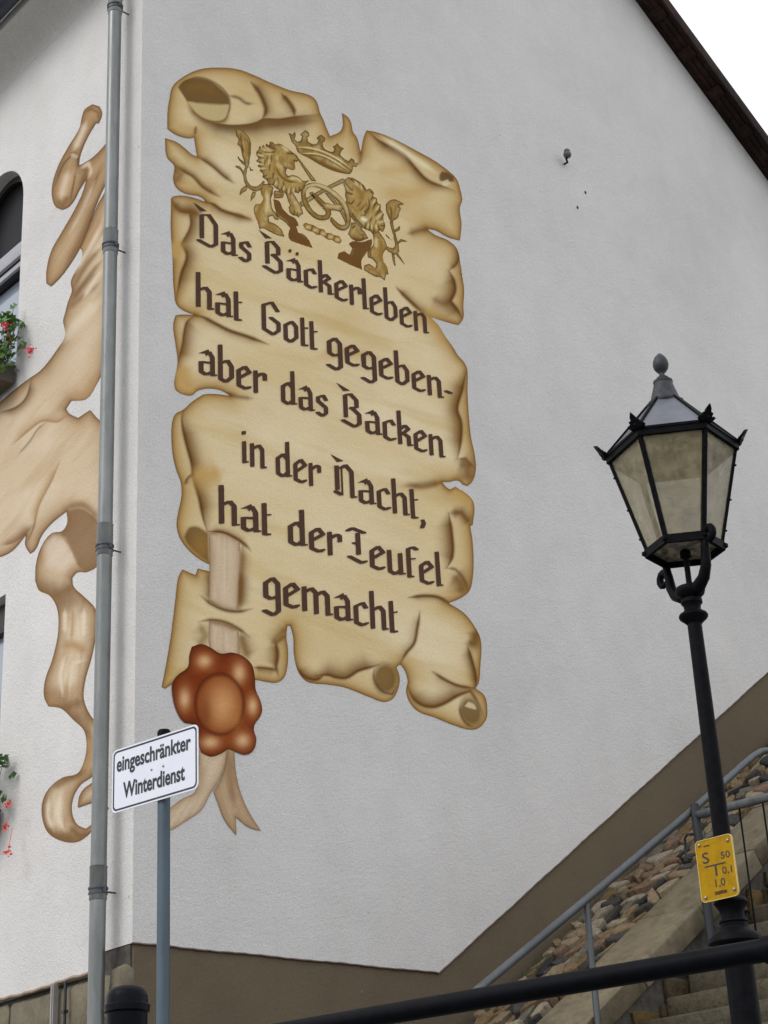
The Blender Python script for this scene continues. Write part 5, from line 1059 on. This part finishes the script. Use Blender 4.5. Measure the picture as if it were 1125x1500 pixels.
# black domed bollard
c = atD(186, 1480, 5.2); bo = empty('bollard', (c[0], c[1], 1.4)); tag(bo, 'black round bollard with a domed top beside the downpipe', 'bollard')
zt_ = atD(183, 1443, 5.2)[2]-1.4
bm = bmesh.new(); lathe(bm, (0, 0), [(.068, 0), (.061, .03), (.059, zt_-.06)], 28); bm_obj('post', bm, M['rail_black'], bo, sharp=40)
bm = bmesh.new(); lathe(bm, (0, 0), [(.059, zt_-.080), (.0655, zt_-.076), (.0665, zt_-.058), (.061, zt_-.054), (.060, zt_-.034), (.056, zt_-.020), (.045, zt_-.010), (.024, zt_-.003), (.004, zt_-.001)], 28); bm_obj('cap', bm, simple('black_cap_paint', (.006, .0065, .010), .4, 0, .07, nz=30, var=.4).m, bo, sharp=40)

# ------------------------------------------------------------------ geranium boxes
def geranium(loc, seed, label, petal, n=420, ext=1.0, hgt=.42, drop=.0):
    r_ = random.Random(seed); gb = empty('geranium_box', loc); tag(gb, label, 'flower box')
    bm = bmesh.new(); add_box(bm, (-.11, ext/2+.03, -.07), (.17, ext, .15), None, .012); add_box(bm, (-.11, ext/2+.03, .008), (.185, ext+.015, .018), None, .004); bm_obj('planter', bm, M['box'], gb, sharp=40)
    bm = bmesh.new(); stems = bmesh.new()
    cl = [(r_.uniform(-.24, .0), r_.uniform(-.02, ext), r_.uniform(.02, hgt), r_.uniform(.06, .11)) for _ in range(26)]
    cl += [(-.14, -.05, .10, .08), (-.12, -.03, .22, .08), (-.10, -.05, .32, .06), (-.18, .0, .0, .08), (-.1, .0, hgt*.9, .05)]
    for _ in range(n):
        cx, cy, cz, R = r_.choice(cl); p = Vector((cx+r_.gauss(0, R*.6), cy+r_.gauss(0, R*.6), cz+r_.gauss(0, R*.55)))
        nn = Vector((r_.uniform(-1, .2), r_.uniform(-.8, .8), r_.uniform(.1, 1))).normalized(); a = nn.orthogonal().normalized(); a = (Matrix.Rotation(r_.uniform(0, 6.28), 3, nn) @ a); b = nn.cross(a); s = r_.uniform(.020, .040)
        c0 = bm.verts.new(p-nn*.006); rim = []
        for k in range(9):
            t = .35+k/8*5.6; rr = s*(1+.13*math.cos(k*3.1)); rim.append(bm.verts.new(p+a*math.cos(t)*rr+b*math.sin(t)*rr+nn*r_.uniform(-.003, .006)))
        for k in range(8): bm.faces.new((c0, rim[k], rim[k+1]))
        if r_.random() < .25: tube(stems, [(-.11, max(0, min(ext, p.y)), .0), tuple(p)], .0022, 4, False)
    o = bm_obj('foliage', bm, M['leaf'], gb); o['kind'] = 'stuff'
    bm_obj('stems', stems, M['stem'], gb)['kind'] = 'stuff'
    fl = [(-.22, .045, .20), tuple(Vector(onX(44, 513, -.16))-Vector(loc)), tuple(Vector(onX(8, 476, -.24))-Vector(loc)), (-.24, .30, .25), (-.2, .6, .3), (-.22, .12, .12)] if petal == 'petal' else [tuple(Vector(onX(12, 1177, -.14))-Vector(loc)), tuple(Vector(onX(8, 1214, -.14))-Vector(loc)), tuple(Vector(onX(12, 1248, -.14))-Vector(loc)), (-.2, .3, .3)]
    for q in fl:
        bm = bmesh.new()
        for _ in range(46 if petal == 'petal' else 26):
            p = Vector(q)+Vector((r_.gauss(0, .015), r_.gauss(0, .018), r_.gauss(0, .015))); nn = Vector((r_.uniform(-1, .3), r_.uniform(-.8, .8), r_.uniform(-.3, 1))).normalized(); a = nn.orthogonal().normalized(); b = nn.cross(a); s = r_.uniform(.006, .011)
            bm.faces.new([bm.verts.new(p+a*s*math.cos(t)+b*s*math.sin(t)*.8) for t in (0, 1.2, 2.5, 3.8, 5.1)])
        tube(bm, [q, (q[0]*.6, q[1]+.06, q[2]*.5)], .002, 4, False)
        bm_obj('flower', bm, M[petal], gb)['kind'] = 'stuff'
    return gb
g1 = onX(25, 540, 0)
geranium((0, 1.65, 8.30), 5, 'pink-red geraniums in a brown box under the arched upper window', 'petal')
geranium((0, 1.59, 4.78), 8, 'scarlet geraniums in a box on the sill of the lower window', 'petal_orange', n=360)
# faint ochre drip stain on the plaster under the upper flower box
st_ = Painting([[(18, 536), (30, 534), (27, 600), (24, 680), (20, 600)]], 1.2, .9) if False else None
